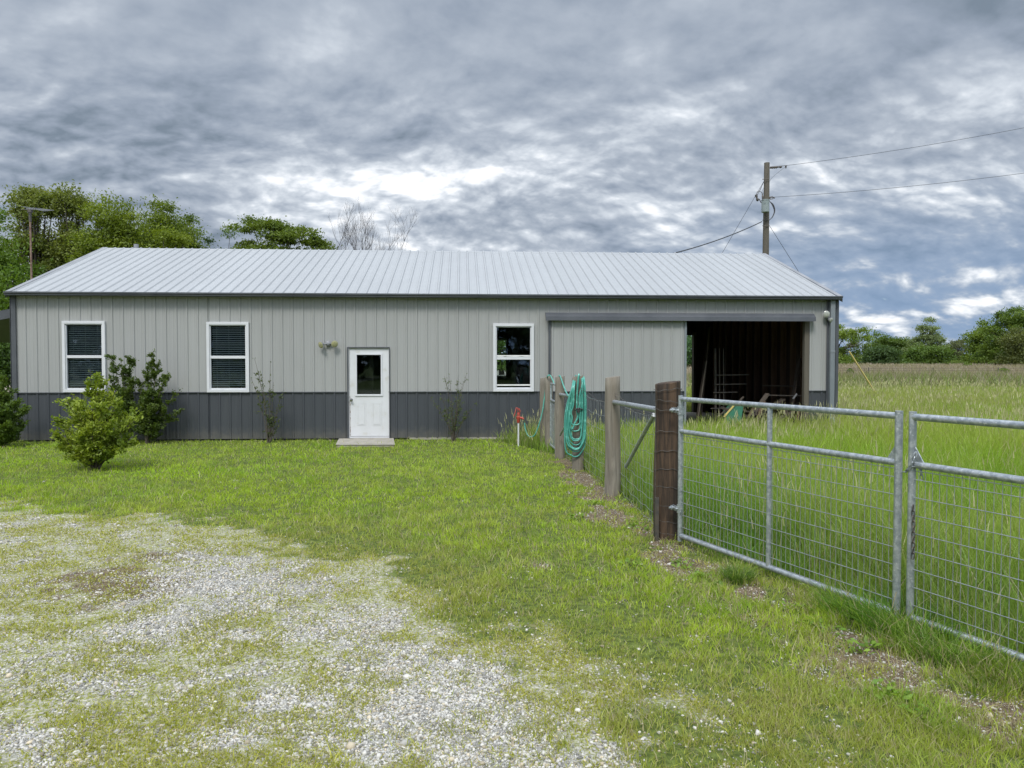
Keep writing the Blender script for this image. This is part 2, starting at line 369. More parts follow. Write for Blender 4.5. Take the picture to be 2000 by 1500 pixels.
LUSH = [gnd(*q)+(r, a) for q, r, a in (((1700, 1190), .35, 1), ((1780, 1230), .35, 1), ((1850, 1280), .25, 1), ((1440, 1125), .16, 1), ((1950, 1315), .2, .8), ((1660, 1180), .25, .8), ((950, 1160), .3, .4), ((1010, 960), .3, .3), ((1180, 1440), .3, .3))]
def blobs(x, y, B):
    s = np.zeros(np.shape(x))
    for bx, by, r, a in B: s = s + a*np.exp(-((x-bx)**2+(y-by)**2)/(r*r))
    return s
def field_side(x, y): return -poly_dist(x, y, FLINE)       # >0 on the tall grass side? fixed below
_t = field_side(np.array([5.]), np.array([12.]))[0]
FS = 1.0 if _t > 0 else -1.0
def zones(x, y):
    """gravel, bare, lush, field, drive"""
    e = poly_dist(x, y, EDGE)                       # >0 = lawn side
    n = fbm(x, y, .9, 4, 3); n2 = fbm(x, y, 3.5, 3, 11)
    n5 = fbm(x, y, 7.0, 3, 13); drive = ss(e+(n-.5)*1.3+(n2-.5)*.9+(n5-.5)*.9, .55, -.45)
    fld = ss(FS*field_side(x, y), .02, .16); fld = np.where(y > D-.3, np.where((x > XL-3) & (x < 1.0), fld, fld), fld)
    fld = np.maximum(fld, ss(y, YB, YB+1.5))
    grav = np.clip(blobs(x, y, [(a, b, r*.72, q) for a, b, r, q in GRAV]), 0, 1.0)
    grav = np.clip(.10+.74*grav + (fbm(x, y, 3.0, 5, 21)-.5)*1.0, 0, 1)*drive*ss(-e+(n2-.5)*.8, .05, .75)
    grav = np.where(np.abs(e) < 3, grav, grav)
    bare = np.clip(blobs(x, y, BARE)*.85 - .5*ss(n2, .50, .66)*(y < 9) + (fbm(x, y, 3., 3, 5)-.5)*.8*(blobs(x, y, BARE) > .12), 0, 1)*(1-fld)
    # worn strip under the fence and the gates
    fd = np.abs(poly_dist(x, y, FLINE[1:])); strip = ss(fd, .34, .05)*ss(fbm(x, y, 2.0, 3, 8), .36, .62)*(y < 17)
    pd = np.abs(poly_dist(x, y, PATH)); pw_ = .13+.25*fbm(x, y, 1.2, 3, 207); bare = np.maximum(bare, ss(pd, pw_+.16, pw_-.10)*ss(fbm(x, y, 3.2, 4, 209), .42, .62)*(1-fld))
    bare = np.clip(np.maximum(bare, .5*strip*(1-.3*fld)), 0, 1)
    lush = np.clip(blobs(x, y, LUSH), 0, 1)*(1-fld)
    return grav, bare*(1-lush), lush, fld, drive
def height(x, y):
    """terrain relief"""
    h = (fbm(x, y, .25, 3, 31)-.5)*.07*ss(np.hypot(x, y), 2, 14)*ss(np.abs(y-D-WH), WH+.3, WH+4) + (fbm(x, y, 2.0, 3, 41)-.5)*.035*ss(np.abs(y-D-WH), WH+.1, WH+1.5)
    return h + ss(y, 60, 260)*.6 - .01

def ground_material():
    m, t = mat_new('ground'); tc = t.n('ShaderNodeTexCoord').outputs['Object']
    z = t.n('ShaderNodeAttribute', attribute_name='tint').outputs['Color']; s = t.n('ShaderNodeSeparateColor', ins={0: z})
    gr, ba, fl = s.outputs
    # gravel: two stone sizes
    vo = t.n('ShaderNodeTexVoronoi', feature='F1', ins={'Vector': tc, 'Scale': 48.0}); vo2 = t.n('ShaderNodeTexVoronoi', feature='DISTANCE_TO_EDGE', ins={'Vector': tc, 'Scale': 48.0})
    sv = t.n('ShaderNodeSeparateColor', ins={0: vo.outputs['Color']}).outputs[0]
    stone = t.mix(sv, (.27, .265, .24), (.50, .49, .455))
    stone = t.mix(t.rmp(vo2.outputs[0], .10, .0), stone, (.13, .125, .105))
    stone = t.mix(t.m('MULTIPLY', t.rmp(t.noise(tc, 1.3, 4), .45, .65), .4), stone, (.27, .25, .18))
    weed = t.mix(t.rmp(t.noise(tc, 26, 4, .7), .35, .65), (.15, .165, .042), (.25, .26, .095))
    weed = t.mix(t.rmp(t.noise(tc, 45, 3, .7), .42, .56), weed, t.mix(sv, (.24, .23, .19), (.46, .44, .38)))
    lawn = t.mix(t.rmp(t.noise(tc, 18, 4, .7), .35, .65), (.045, .062, .014), (.12, .155, .035))
    lawn = t.mix(t.m('MULTIPLY', t.rmp(t.noise(tc, 7, 4, .7), .56, .7), .7), lawn, (.21, .18, .10))
    dirt = t.mix(t.rmp(t.noise(tc, 14, 5, .7), .3, .7), (.060, .043, .028), (.175, .135, .088))
    dirt = t.mix(t.rmp(t.noise(tc, 70, 2), .62, .70), dirt, (.34, .31, .27))
    fine = t.noise(tc, 9, 4, .7)
    g2 = t.m('ADD', gr, t.m('MULTIPLY', t.m('SUBTRACT', fine, .5), .9))
    dr = t.n('ShaderNodeAttribute', attribute_name='drive').outputs['Fac']
    base = t.mix(t.rmp(dr, .25, .75), lawn, weed)
    base = t.mix(t.rmp(g2, .25, .50), base, stone)
    base = t.mix(t.rmp(t.m('ADD', ba, t.m('MULTIPLY', t.m('SUBTRACT', fine, .5), .6)), .30, .62), base, dirt)
    fieldc = t.mix(t.rmp(t.noise(tc, .8, 4), .4, .6), (.035, .06, .012), (.07, .10, .022))
    base = t.mix(fl, base, fieldc)
    sy = t.n('ShaderNodeSeparateXYZ', ins={0: tc}).outputs[1]
    tanm = t.rmp(t.m('ADD', sy, t.m('MULTIPLY', t.noise(tc, .12, 4), 10)), 44, 54)
    tanc = t.mix(t.rmp(t.noise(tc, .25, 6, .65), .4, .6), (.24, .205, .155), (.33, .29, .225))
    tanc = t.mix(t.rmp(t.noise(tc, .09, 5, .6), .58, .68), tanc, (.17, .18, .08))
    base = t.mix(tanm, base, tanc)
    b = t.n('ShaderNodeBsdfPrincipled', ins={'Base Color': base, 'Roughness': .95}); b.inputs['Specular IOR Level'].default_value = .15
    hgt = t.m('ADD', t.m('MULTIPLY', vo2.outputs[0], gr), t.m('MULTIPLY', fine, .6))
    bp = t.n('ShaderNodeBump', ins={'Strength': .8, 'Height': hgt}); bp.inputs['Distance'].default_value = .02
    t.put(b.inputs['Normal'], bp.outputs[0]); t.n('ShaderNodeOutputMaterial', ins={0: b.outputs[0]}); return m

def build_ground():
    xs = np.concatenate([[-900, -400, -200, -100, -60, -35, -22], np.arange(-16, 12.01, .07), [14, 18, 25, 35, 50, 80, 140, 250, 450, 900]])
    ys = np.concatenate([[-300, -80, -20, -6, -2], np.arange(0, 19, .07), np.arange(19, 32, .5), [34, 38, 42, 50, 60, 75, 95, 120, 150, 190, 240, 300, 400, 700, 1500]])
    X, Y = np.meshgrid(xs, ys); g, b, l, f, dr = zones(X, Y); Zg = height(X, Y)
    V = np.stack([X, Y, Zg], -1).reshape(-1, 3); nx, ny = len(xs), len(ys)
    i = (np.arange(ny-1)[:, None]*nx+np.arange(nx-1)[None, :]).ravel()
    T = np.concatenate([np.stack([i, i+1, i+nx+1], 1), np.stack([i, i+nx+1, i+nx], 1)])
    o = fast_mesh('ground', V, T, ground_material(), np.stack([g, b, f], -1).reshape(-1, 3), smooth=True)
    a = o.data.attributes.new('drive', 'FLOAT', 'POINT'); a.data.foreach_set('value', dr.ravel().astype(np.float32))
    tag(o, kind='structure')
build_ground()

# ---------------------------------------------------------------- blades
def blades(x, y, h, w, lean, col, z=None, segs=2, az=None):
    n = len(x); az = RNG.uniform(0, 2*np.pi, n) if az is None else az
    face = RNG.uniform(0, np.pi, n); z = height(x, y) if z is None else z
    rx, ry = np.cos(face)*w/2, np.sin(face)*w/2
    lx, ly = np.cos(az)*lean*h, np.sin(az)*lean*h
    rows = []; cols = []
    for k in range(segs+1):
        t = k/segs; cx, cy = x+lx*t**1.8, y+ly*t**1.8; cz = z-.01+(h+.01)*(t-.25*np.minimum(lean, 1.2)*t*t)
        wk = (1-t)**.6*(1.0 if k else .8)
        shade = .62+.38*t+.0*t
        if k < segs:
            rows += [np.stack([cx-rx*wk, cy-ry*wk, cz], 1), np.stack([cx+rx*wk, cy+ry*wk, cz], 1)]; cols += [col]*2
        else: rows += [np.stack([cx, cy, cz], 1)]; cols += [col]
    nv = 2*segs+1; V = np.stack(rows, 1).reshape(-1, 3); C = np.stack(cols, 1).reshape(-1, 3)
    b = np.arange(n)*nv; T = []
    for k in range(segs-1): T += [np.stack([b+2*k, b+2*k+1, b+2*k+3], 1), np.stack([b+2*k, b+2*k+3, b+2*k+2], 1)]
    k = segs-1; T.append(np.stack([b+2*k, b+2*k+1, b+2*k+2], 1))
    return V, np.concatenate(T), C
def join(parts):
    Vs, Ts, Cs = [], [], []; o = 0
    for V, T, C in parts: Vs.append(V); Ts.append(T+o); Cs.append(C); o += len(V)
    return np.concatenate(Vs), np.concatenate(Ts), np.concatenate(Cs)
def in_view(x, y, m=1.5):
    r = x*RIGHT[0]+y*RIGHT[1]; f = x*FWD[0]+y*FWD[1]
    return (f > 1.2) & (np.abs(r) < f*.70+m)
def scatter(n, r0, r1, power=1.0, side=.78):
    """points in a wedge of the plane, denser towards the near end"""
    u = RNG.random(n); f = r0*(r1/r0)**(u**power); r = RNG.uniform(-side, side, n)*f + RNG.uniform(-.8, .8, n)
    return r*RIGHT[0]+f*FWD[0], r*RIGHT[1]+f*FWD[1], f
def tint(n, a, b, var=.18):
    k = RNG.random(n)[:, None]; c = np.array(a)*(1-k)+np.array(b)*k
    return c*(1+RNG.normal(0, var, n))[:, None].clip(.45, 1.7)
def inside_building(x, y, m=.0): return (x > XL-m) & (x < XR+m) & (y > D-.02-m) & (y < YB+m)

def build_lawn():
    parts = []
    x, y, f = scatter(700000, 2.9, 18.5, .95); g, b, l, fl, dr = zones(x, y)
    n1 = fbm(x, y, 1.3, 3, 51); n2 = fbm(x, y, 7.0, 3, 57)
    p = (1-dr)*(1-fl)*(1-.90*ss(b, .22, .7))*(.22+.9*ss(n2, .34, .62))
    near = ss(y, 10.5, 7.0)                      # thinner, rougher turf in the foreground
    p *= 1-.35*near*ss(n1, .62, .35)
    k = (RNG.random(len(x)) < p) & ~inside_building(x, y) & ~((x > at(660, 860, D)[0]) & (x < at(772, 860, D)[0]) & (y > D-.75))
    k_ = k; x, y, f, n1, n2, l, b = x[k], y[k], f[k], n1[k], n2[k], l[k], b[k]; n = len(x)
    n4 = fbm(x, y, 2.6, 3, 151); h = RNG.gamma(6, .0080, n)*(1+1.6*l)*(.45+.75*n1+.35*n4)*(1+.5*(RNG.random(n) < .04)); w = (.0028+.00062*f)*RNG.uniform(.7, 1.3, n)*(1+.5*l)
    e = ss(y, 8.5, 13)[:, None]; c = tint(n, (.235, .34, .024), (.34, .42, .042))
    c = c*(1-e)+tint(n, (.225, .36, .018), (.33, .44, .032))*e
    yl = ss(fbm(x, y, .8, 4, 61), .36, .62)[:, None]*(1-.3*e); c = c*(1-.55*yl)+tint(n, (.28, .33, .065), (.36, .38, .10))*.55*yl
    c = c*(1-.5*l[:, None])+np.array([.07, .17, .028])*.5*l[:, None]
    pt = ss(n4, .52, .70)[:, None]; c = c*(1-.45*pt)+tint(n, (.12, .24, .03), (.19, .31, .045))*.45*pt; c = c*(.72+.80*fbm(x, y, 6., 3, 153))[:, None]
    mg = (ss(poly_dist(x, y, EDGE), 1.5, .1)*ss(y, 9.5, 7))[:, None]; c = c*(1-.6*mg)+tint(n, (.27, .29, .06), (.38, .37, .12))*.6*mg; h = h*(1-.35*mg[:, 0])
    dry = (RNG.random(n) < .13+.25*ss(b, .05, .4)+.10*near[k_])[:, None]; c = np.where(dry, tint(n, (.34, .30, .17), (.42, .37, .24)), c)
    parts.append(blades(x, y, h, w, RNG.uniform(.15, 1.15, n), c))
    V, T, C = join(parts); tag(fast_mesh('lawn_grass', V, T, M['grass'], C), 'short mown green grass between the gravel and the building', 'grass', kind='stuff')
build_lawn()

def build_weeds():
    """tiny yellow green weeds coming through the gravel, in clumps"""
    x, y, f = scatter(520000, 2.7, 13, .9); g, b, l, fl, dr = zones(x, y)
    n2 = fbm(x, y, 5.0, 4, 71)
    p = dr*(1-fl)*(1-.80*ss(g, .25, .75))*(1-.7*ss(b, .4, .8))*(.30+1.2*ss(n2, .40, .60)) + .5*(b > .25)*(1-dr)*ss(n2, .5, .7)*(1-fl)
    k = RNG.random(len(x)) < p; x, y, f, n2 = x[k], y[k], f[k], n2[k]; n = len(x)
    h = RNG.gamma(5, .0042, n)*(.6+.8*n2); w = (.0035+.0009*f)*RNG.uniform(.7, 1.4, n)
    c = tint(n, (.27, .30, .040), (.42, .41, .09)); c = np.where((RNG.random(n) < .16)[:, None], tint(n, (.38, .34, .22), (.45, .40, .28)), c)
    V, T, C = blades(x, y, h, w, RNG.uniform(.4, 1.8, n), c)
    tag(fast_mesh('driveway_weeds', V, T, M['grass'], C), 'sparse yellow green weeds growing through the gravel', 'weeds', kind='stuff')
build_weeds()

def ico():
    p = (1+5**.5)/2; V = np.array([(-1, p, 0), (1, p, 0), (-1, -p, 0), (1, -p, 0), (0, -1, p), (0, 1, p), (0, -1, -p), (0, 1, -p), (p, 0, -1), (p, 0, 1), (-p, 0, -1), (-p, 0, 1)], float)
    F = np.array([(0, 11, 5), (0, 5, 1), (0, 1, 7), (0, 7, 10), (0, 10, 11), (1, 5, 9), (5, 11, 4), (11, 10, 2), (10, 7, 6), (7, 1, 8), (3, 9, 4), (3, 4, 2), (3, 2, 6), (3, 6, 8), (3, 8, 9), (4, 9, 5), (2, 4, 11), (6, 2, 10), (8, 6, 7), (9, 8, 1)])
    return V/np.linalg.norm(V[0]), F
def stones(x, y, r, col, zoff=0.0):
    V0, F0 = ico(); n = len(x); jit = 1+RNG.uniform(-.28, .28, (n, 12, 1)); P = V0[None]*jit
    sc = RNG.uniform(.6, 1.25, (n, 1, 3)); sc[:, :, 2] *= .7; P = P*sc; a = RNG.uniform(0, 6.28, n); ca, sa = np.cos(a)[:, None], np.sin(a)[:, None]
    Q = np.stack([P[..., 0]*ca-P[..., 1]*sa, P[..., 0]*sa+P[..., 1]*ca, P[..., 2]], -1)*r[:, None, None]
    Q += np.stack([x, y, height(x, y)+r*.25+zoff], -1)[:, None, :]
    T = (F0[None]+np.arange(n)[:, None, None]*12).reshape(-1, 3)
    return Q.reshape(-1, 3), T, np.repeat(col, 12, 0)
def build_gravel():
    x, y, f = scatter(620000, 2.7, 12, .85); g, b, l, fl, dr = zones(x, y)
    n2 = fbm(x, y, 6.0, 3, 81); p = ss(g+(n2-.5)*.7, .12, .62)*(.30+.70*ss(n2, .3, .6)) + .14*dr*(.2+ss(n2, .4, .6)) + .04*ss(np.abs(poly_dist(x, y, EDGE)-.15), .55, .1)*ss(fbm(x, y, 2.4, 3, 211), .45, .65)*ss(y, 9, 6) + .10*(b > .3)*(1-fl) + .0012*(1-fl)*(y < 8)
    k = (RNG.random(len(x)) < p); x, y, f = x[k], y[k], f[k]; n = len(x)
    r = RNG.gamma(6, .00088, n)*(1+.02*f); big = RNG.random(n) < .004; r = np.where(big, r*1.9, r)
    v = RNG.random(n)[:, None]**.85; c = np.array([.15, .147, .135])*(1-v)+np.array([.59, .57, .525])*v
    c = c*np.where(RNG.random(n)[:, None] < .15, np.array([1.0, .9, .72]), 1.0)
    V, T, C = stones(x, y, r, c); tag(fast_mesh('driveway_gravel', V, T, M['stone'], C), 'loose grey limestone gravel of the driveway', 'gravel', kind='stuff')
build_gravel()

def build_straw():
    x, y, f = scatter(160000, 3.0, 17, .9); g, b, l, fl, dr = zones(x, y)
    k = RNG.random(len(x)) < ss(b, .25, .7)*.55*(1-.5*dr); x, y, f = x[k], y[k], f[k]; n = len(x)
    h = RNG.uniform(.012, .045, n)
    V, T, C = blades(x, y, h, (.003+.0004*f)*np.ones(n), RNG.uniform(1.5, 5, n), tint(n, (.24, .19, .12), (.50, .43, .31), .25))
    tag(fast_mesh('dry_thatch', V, T, M['grass'], C), 'dry brown clippings on the bare earth by fence and gates', 'dead grass', kind='stuff')
build_straw()

def build_field():
    parts = []
    x, y, f = scatter(560000, 3.4, 50, .62); g, b, l, fl, dr = zones(x, y)
    n1 = fbm(x, y, .5, 4, 91); n2 = fbm(x, y, 2.2, 3, 97)
    d = FS*field_side(x, y)
    k = (RNG.random(len(x)) < ss(fl, .4, .9)*(.25+.9*ss(n2, .25, .6))) & ~inside_building(x, y, .12) & ((x > .4) | (y > YB)) & (d > .08)
    k &= ~((x > 5.1) & (x < 7.9) & (y > D-.1) & (y < D+.5)) | (RNG.random(len(x)) < .3)
    x, y, f, n1, n2, d = x[k], y[k], f[k], n1[k], n2[k], d[k]; n = len(x)
    hh = (.30+.36*n1+.16*n2)*ss(d, -.5, .9)*(1-.25*ss(y, 14, 24)); h = hh*RNG.uniform(.55, 1.2, n); w = (.0042+.00085*f)*RNG.uniform(.7, 1.3, n)
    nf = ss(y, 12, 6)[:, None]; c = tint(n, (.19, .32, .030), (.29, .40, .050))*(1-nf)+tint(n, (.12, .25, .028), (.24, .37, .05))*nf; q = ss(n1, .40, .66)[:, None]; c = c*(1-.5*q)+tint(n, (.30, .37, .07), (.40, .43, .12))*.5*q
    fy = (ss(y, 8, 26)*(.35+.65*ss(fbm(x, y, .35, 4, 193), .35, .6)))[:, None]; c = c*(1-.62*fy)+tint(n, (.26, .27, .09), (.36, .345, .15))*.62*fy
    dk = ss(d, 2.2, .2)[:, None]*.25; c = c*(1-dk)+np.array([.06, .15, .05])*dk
    c = np.where((RNG.random(n) < .07)[:, None], tint(n, (.34, .31, .18), (.42, .37, .24)), c)
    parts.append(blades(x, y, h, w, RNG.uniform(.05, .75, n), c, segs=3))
    # seed stalks
    x, y, f = scatter(120000, 3.8, 50, .62); g, b, l, fl, dr = zones(x, y); n1 = fbm(x, y, .5, 4, 91); n3 = fbm(x, y, .7, 3, 191)
    k = (RNG.random(len(x)) < ss(fl, .5, .9)*ss(n3, .42, .70)*(.09+.55*ss(y, 9, 17))) & ~inside_building(x, y, .12) & ((x > .4) | (y > YB)); x, y, f, n1 = x[k], y[k], f[k], n1[k]; n = len(x)
    h = (.50+.34*n1)*RNG.uniform(.75, 1.2, n)*ss(FS*field_side(x, y), -.6, .8); a = RNG.uniform(0, 6.28, n); ln = RNG.uniform(.05, .3, n)
    sc_ = tint(n, (.27, .33, .10), (.36, .38, .16))
    parts.append(blades(x, y, h, (.0022+.00035*f), ln, sc_, segs=3, az=a))
    tx, ty = x+np.cos(a)*ln*h, y+np.sin(a)*ln*h; tz = height(x, y)+h*(1-.25*ln)-.07
    parts.append(blades(tx, ty, RNG.uniform(.09, .16, n), (.007+.0010*f)*RNG.uniform(.6, 1.2, n), ln*1.5, tint(n, (.36, .36, .20), (.46, .43, .28)), z=tz, segs=2, az=a))
    V, T, C = join(parts); tag(fast_mesh('tall_field_grass', V, T, M['grass'], C), 'tall green meadow grass with pale seed heads behind the gates', 'grass', kind='stuff')
    # far dry meadow
    x, y, f = scatter(280000, 43, 235, 1.0); n1 = fbm(x, y, .12, 4, 93); k = (x > 8); x, y, f, n1 = x[k], y[k], f[k], n1[k]; n = len(x)
    k3 = RNG.random(n) < .25+.75*ss(fbm(x, y, .2, 4, 221)+(y-44)*.03, .35, .75); x, y, f, n1 = x[k3], y[k3], f[k3], n1[k3]; n = len(x); h = RNG.uniform(.3, 1.25, n)*(.6+.8*n1); w = (.0012*f)*RNG.uniform(.8, 1.6, n)
    c = tint(n, (.235, .20, .155), (.335, .285, .235)); gq = (ss(fbm(x, y, .09, 4, 95), .56, .66)*.75*(RNG.random(n) < .7))[:, None]; c = c*(1-gq)+tint(n, (.15, .18, .06), (.20, .22, .08))*gq
    near = ss(y, 56, 44)[:, None]*(RNG.random(n) < .6)[:, None]; c = c*(1-near)+tint(n, (.15, .21, .055), (.22, .26, .09))*near
    V, T, C = blades(x, y, h, w, RNG.uniform(.1, .8, n), c); tag(fast_mesh('dry_meadow', V, T, M['grass'], C), 'dry tan and pinkish meadow far behind the green field', 'meadow', kind='stuff')
build_field()

# ---------------------------------------------------------------- the building
B = thing('metal_building', (XL, D, 0), 'long low grey metal building with charcoal wainscot and pale ribbed roof', 'building')
PITCHM = .2286
PH = at(612, 640, D)[0] % PITCHM
def ribbed(mb, o, u, v, nrm, u0, u1, v0, v1, phase=PH, h=.019, wb=.055, wt=.028, minor=True):
    """ribbed steel sheet: runs along v, ribs every 9 inches along u"""
    o, u, v, nrm = map(np.array, (o, u, v, nrm)); prof = [(u0, 0.)]
    k = math.floor((u0-phase)/PITCHM)
    while phase+k*PITCHM < u1+PITCHM:
        c = phase+k*PITCHM
        for du, hh in ((-wb/2, 0), (-wt/2, h), (wt/2, h), (wb/2, 0)): prof.append((c+du, hh))
        if minor:
            for q in (.33, .67):
                c2 = c+PITCHM*q
                for du, hh in ((-.012, 0), (0, .0035), (.012, 0)): prof.append((c2+du, hh))
        k += 1
    prof = sorted([p for p in prof if u0 < p[0] < u1] + [(u0, 0.), (u1, 0.)])
    V = [o+u*a+v*w+nrm*hh for w in (v0, v1) for a, hh in prof]; n = len(prof)
    mb.add(V, [(i, i+1, n+i+1, n+i) for i in range(n-1)])
def wall_sheet(mb, x0, x1, z0, z1, y=D): ribbed(mb, (0, y, 0), (1, 0, 0), (0, 0, 1), (0, -1, 0), x0, x1, z0, z1)

ZW = 1.07
cxl = at(34, 700, D)[0]; cxr = at(1613, 700, D)[0]
def rect(px0, px1, py0, py1, y=D):
    xa, z1 = at((px0), py0, y); xb, z0 = at(px1, py1, y); return xa, xb, z0, z1
WINS = [rect(122.5, 208.5, 627, 766), rect(404, 488, 629, 766), rect(963, 1042.5, 632, 764.5)]
xd0, xd1, _, zd1 = rect(678, 762, 677.5, 857)
xo0, xo1 = at(1336, 700, D)[0]-.35, at(1581, 700, D)[0]; zo1 = at(1450, 622, D)[1]
mb = MB(); wl = MB()
# upper sheets around the openings
cuts = sorted([(a+.03, b-.03, z0+.03, z1-.03) for a, b, z0, z1 in WINS]+[(xd0+.03, xd1-.03, 0, zd1-.02), (xo0, xo1, 0, zo1)])
xc = XL+.02
for a, b, z0, z1 in cuts:
    wall_sheet(mb, xc, a, ZW, ZE-.05); wall_sheet(wl, xc, a, .03, ZW)
    wall_sheet(mb, a, b, z1, ZE-.05)
    if z0 > ZW: wall_sheet(mb, a, b, ZW, z0)
    if z0 > .5: wall_sheet(wl, a, b, .03, min(z0, ZW))
    xc = b
wl.build('wainscot', M['wain'], B); wl = MB()
wall_sheet(mb, xc, XR-.03, ZW, ZE-.05); wall_sheet(wl, xc, XR-.03, .03, ZW)
mb.build('front_wall', M['wall'], B); wl.build('wainscot', M['wain'], B)
# end walls
def gable(x, sgn, name, label=None):
    g = MB(); z = ZW
    o = (x, 0, 0); ribs = []
    y = D; step = PITCHM
    while y < YB-1e-3:
        y2 = min(y+step, YB)
        za = ZE+(ZR-ZE)*(1-abs(y-D-WH)/WH)-.04; zb = ZE+(ZR-ZE)*(1-abs(y2-D-WH)/WH)-.04
        r = sgn*.019
        V = [(x, y, .03), (x, y+.17, .03), (x+r, y+.185, .03), (x+r, y+.21, .03), (x, y2, .03)]
        W_ = [(p, q, za+(zb-za)*(q-y)/step) for p, q, _ in V]
        g.add(V+W_, [(i, i+1, 5+i+1, 5+i) for i in range(4)]); y = y2
    return g.build(name, M['wall'], B)
gable(XL+.01, -1, 'end_wall'); gable(XR-.02, 1, 'end_wall')
# back wall with a doorway on the left of the bay and a rear window
xb1, zbt = at(1351.5, 655, YB); rw = rect(951, 991, 661, 738, YB)
bw = MB(); bt = .10
def bwbox(x0, x1, z0, z1): bw.box(x0, x1, YB-bt, YB, z0, z1)
bwbox(XL+.1, rw[0], 0, ZE); bwbox(rw[0], rw[1], 0, rw[2]); bwbox(rw[0], rw[1], rw[3], ZE); bwbox(rw[1], xb1-2.6, 0, ZE); bwbox(xb1-2.6, xb1, zbt, ZE); bwbox(xb1, XR-.03, 0, ZE+.1)
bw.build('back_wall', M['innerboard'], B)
rf_ = MB(); fw = .06
rf_.box(rw[0], rw[1], YB-.13, YB-.102, rw[3]-fw, rw[3]).box(rw[0], rw[1], YB-.13, YB-.102, rw[2], rw[2]+fw).box(rw[1]-fw, rw[1], YB-.13, YB-.102, rw[2]+fw, rw[3]-fw).box(rw[0], rw[0]+fw, YB-.13, YB-.102, rw[2]+fw, rw[3]-fw).box(rw[0]+fw, rw[1]-fw, YB-.13, YB-.102, (rw[2]+rw[3])/2-.03, (rw[2]+rw[3])/2+.03)
w4 = rf_.build('window', M['white'], B); MB().box(rw[0]+fw, rw[1]-fw, YB-.08, YB-.076, rw[2]+fw, rw[3]-fw).build('pane', M['glass'], w4)
# roof
sl = math.hypot(WH+.14, (ZR-ZE)*(WH+.14)/WH); vy, vz = (WH+.14)/sl, (ZR-ZE)*(WH+.14)/WH/sl
rf = MB()
ribbed(rf, (0, D-.14, ZE-.03), (1, 0, 0), (0, vy, vz), (0, -vz, vy), XL-.02, XR+.0, 0, sl, phase=PH+.02, h=.026, wb=.07, wt=.03)
ribbed(rf, (0, YB+.14, ZE-.03), (1, 0, 0), (0, -vy, vz), (0, vz, vy), XL-.02, XR+.0, 0, sl, phase=PH+.02, h=.026, wb=.07, wt=.03)
ro = rf.build('roof', M['roof'], B)
rc = MB()
for k, s in enumerate((-1, 1)):
    a = (0, D+WH+s*.16, ZR-.16*vz/vy+.024); b = (0, D+WH, ZR+.028)
    rc.add([(XL-.03, a[1], a[2]), (XR+.03, a[1], a[2]), (XR+.03, b[1], b[2]), (XL-.03, b[1], b[2]), (XL-.03, a[1], a[2]-.008), (XR+.03, a[1], a[2]-.008)], [(0, 1, 2, 3), (4, 5, 1, 0)])
rc.build('ridge_cap', M['roof'], ro)
cl = MB(); x = PH+.02+PITCHM*math.ceil((XL-PH)/PITCHM)     # dark foam closure between ribs under the cap
while x < XR-.1:
    cl.box(x+.035, x+PITCHM-.035, D+WH-.158, D+WH-.15, ZR-.16*vz/vy-.022, ZR-.16*vz/vy+.016); x += PITCHM
cl.build('ridge_closure', M['black'], ro)
ins_ = MB(); ins_.add([(XL+.05, D+.05, ZE-.07), (XR-.08, D+.05, ZE-.07), (XR-.08, D+WH, ZR-.09), (XL+.05, D+WH, ZR-.09), (XL+.05, YB-.05, ZE-.07), (XR-.08, YB-.05, ZE-.07)], [(0, 1, 2, 3), (3, 2, 5, 4)])
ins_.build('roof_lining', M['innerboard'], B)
# rake trim
for x0, x1, xs in ((XL-.045, XL+.06, -1), (XR-.08, XR+.03, 1)):
    rt = MB()
    for s in (-1, 1):
        ya, yb = (D-.17, D+WH) if s < 0 else (YB+.17, D+WH)
        za, zb = ZE-.03-.03*vz+.0, ZR+.0
        V = []
        for yy, zz in ((ya, za), (yb, zb)):
            for xx, dz in ((x0, -.10), (x0, .045), (x1, .045), (x1, .0)): V.append((xx, yy, zz+dz))
        if xs > 0: V = [(x0+x1-a, b, c) for a, b, c in V]
        rt.add(V, [(0, 1, 5, 4), (1, 2, 6, 5), (2, 3, 7, 6)])
    rt.build('rake_trim', M['trimlight'], B)
# gutter
gt = MB(); gy = D-.14; prof = [(gy+.0, ZE-.015), (gy-.0, ZE-.085), (gy-.07, ZE-.088), (gy-.082, ZE-.07), (gy-.078, ZE-.052), (gy-.105, ZE-.035), (gy-.105, ZE-.004), (gy-.092, ZE-.004), (gy-.092, ZE-.03)]
V = [(xx, a, b) for xx in (XL-.04, XR+.005) for a, b in prof]; n = len(prof)
gt.add(V, [(i, i+1, n+i+1, n+i) for i in range(n-1)] + [tuple(range(7)), tuple(range(n, n+7))]); gt.build('gutter', M['trim'], B)
MB().box(XL-.03, XR+.0, D-.14, D-.022, ZE-.085, ZE-.075).build('soffit', M['trim'], B)
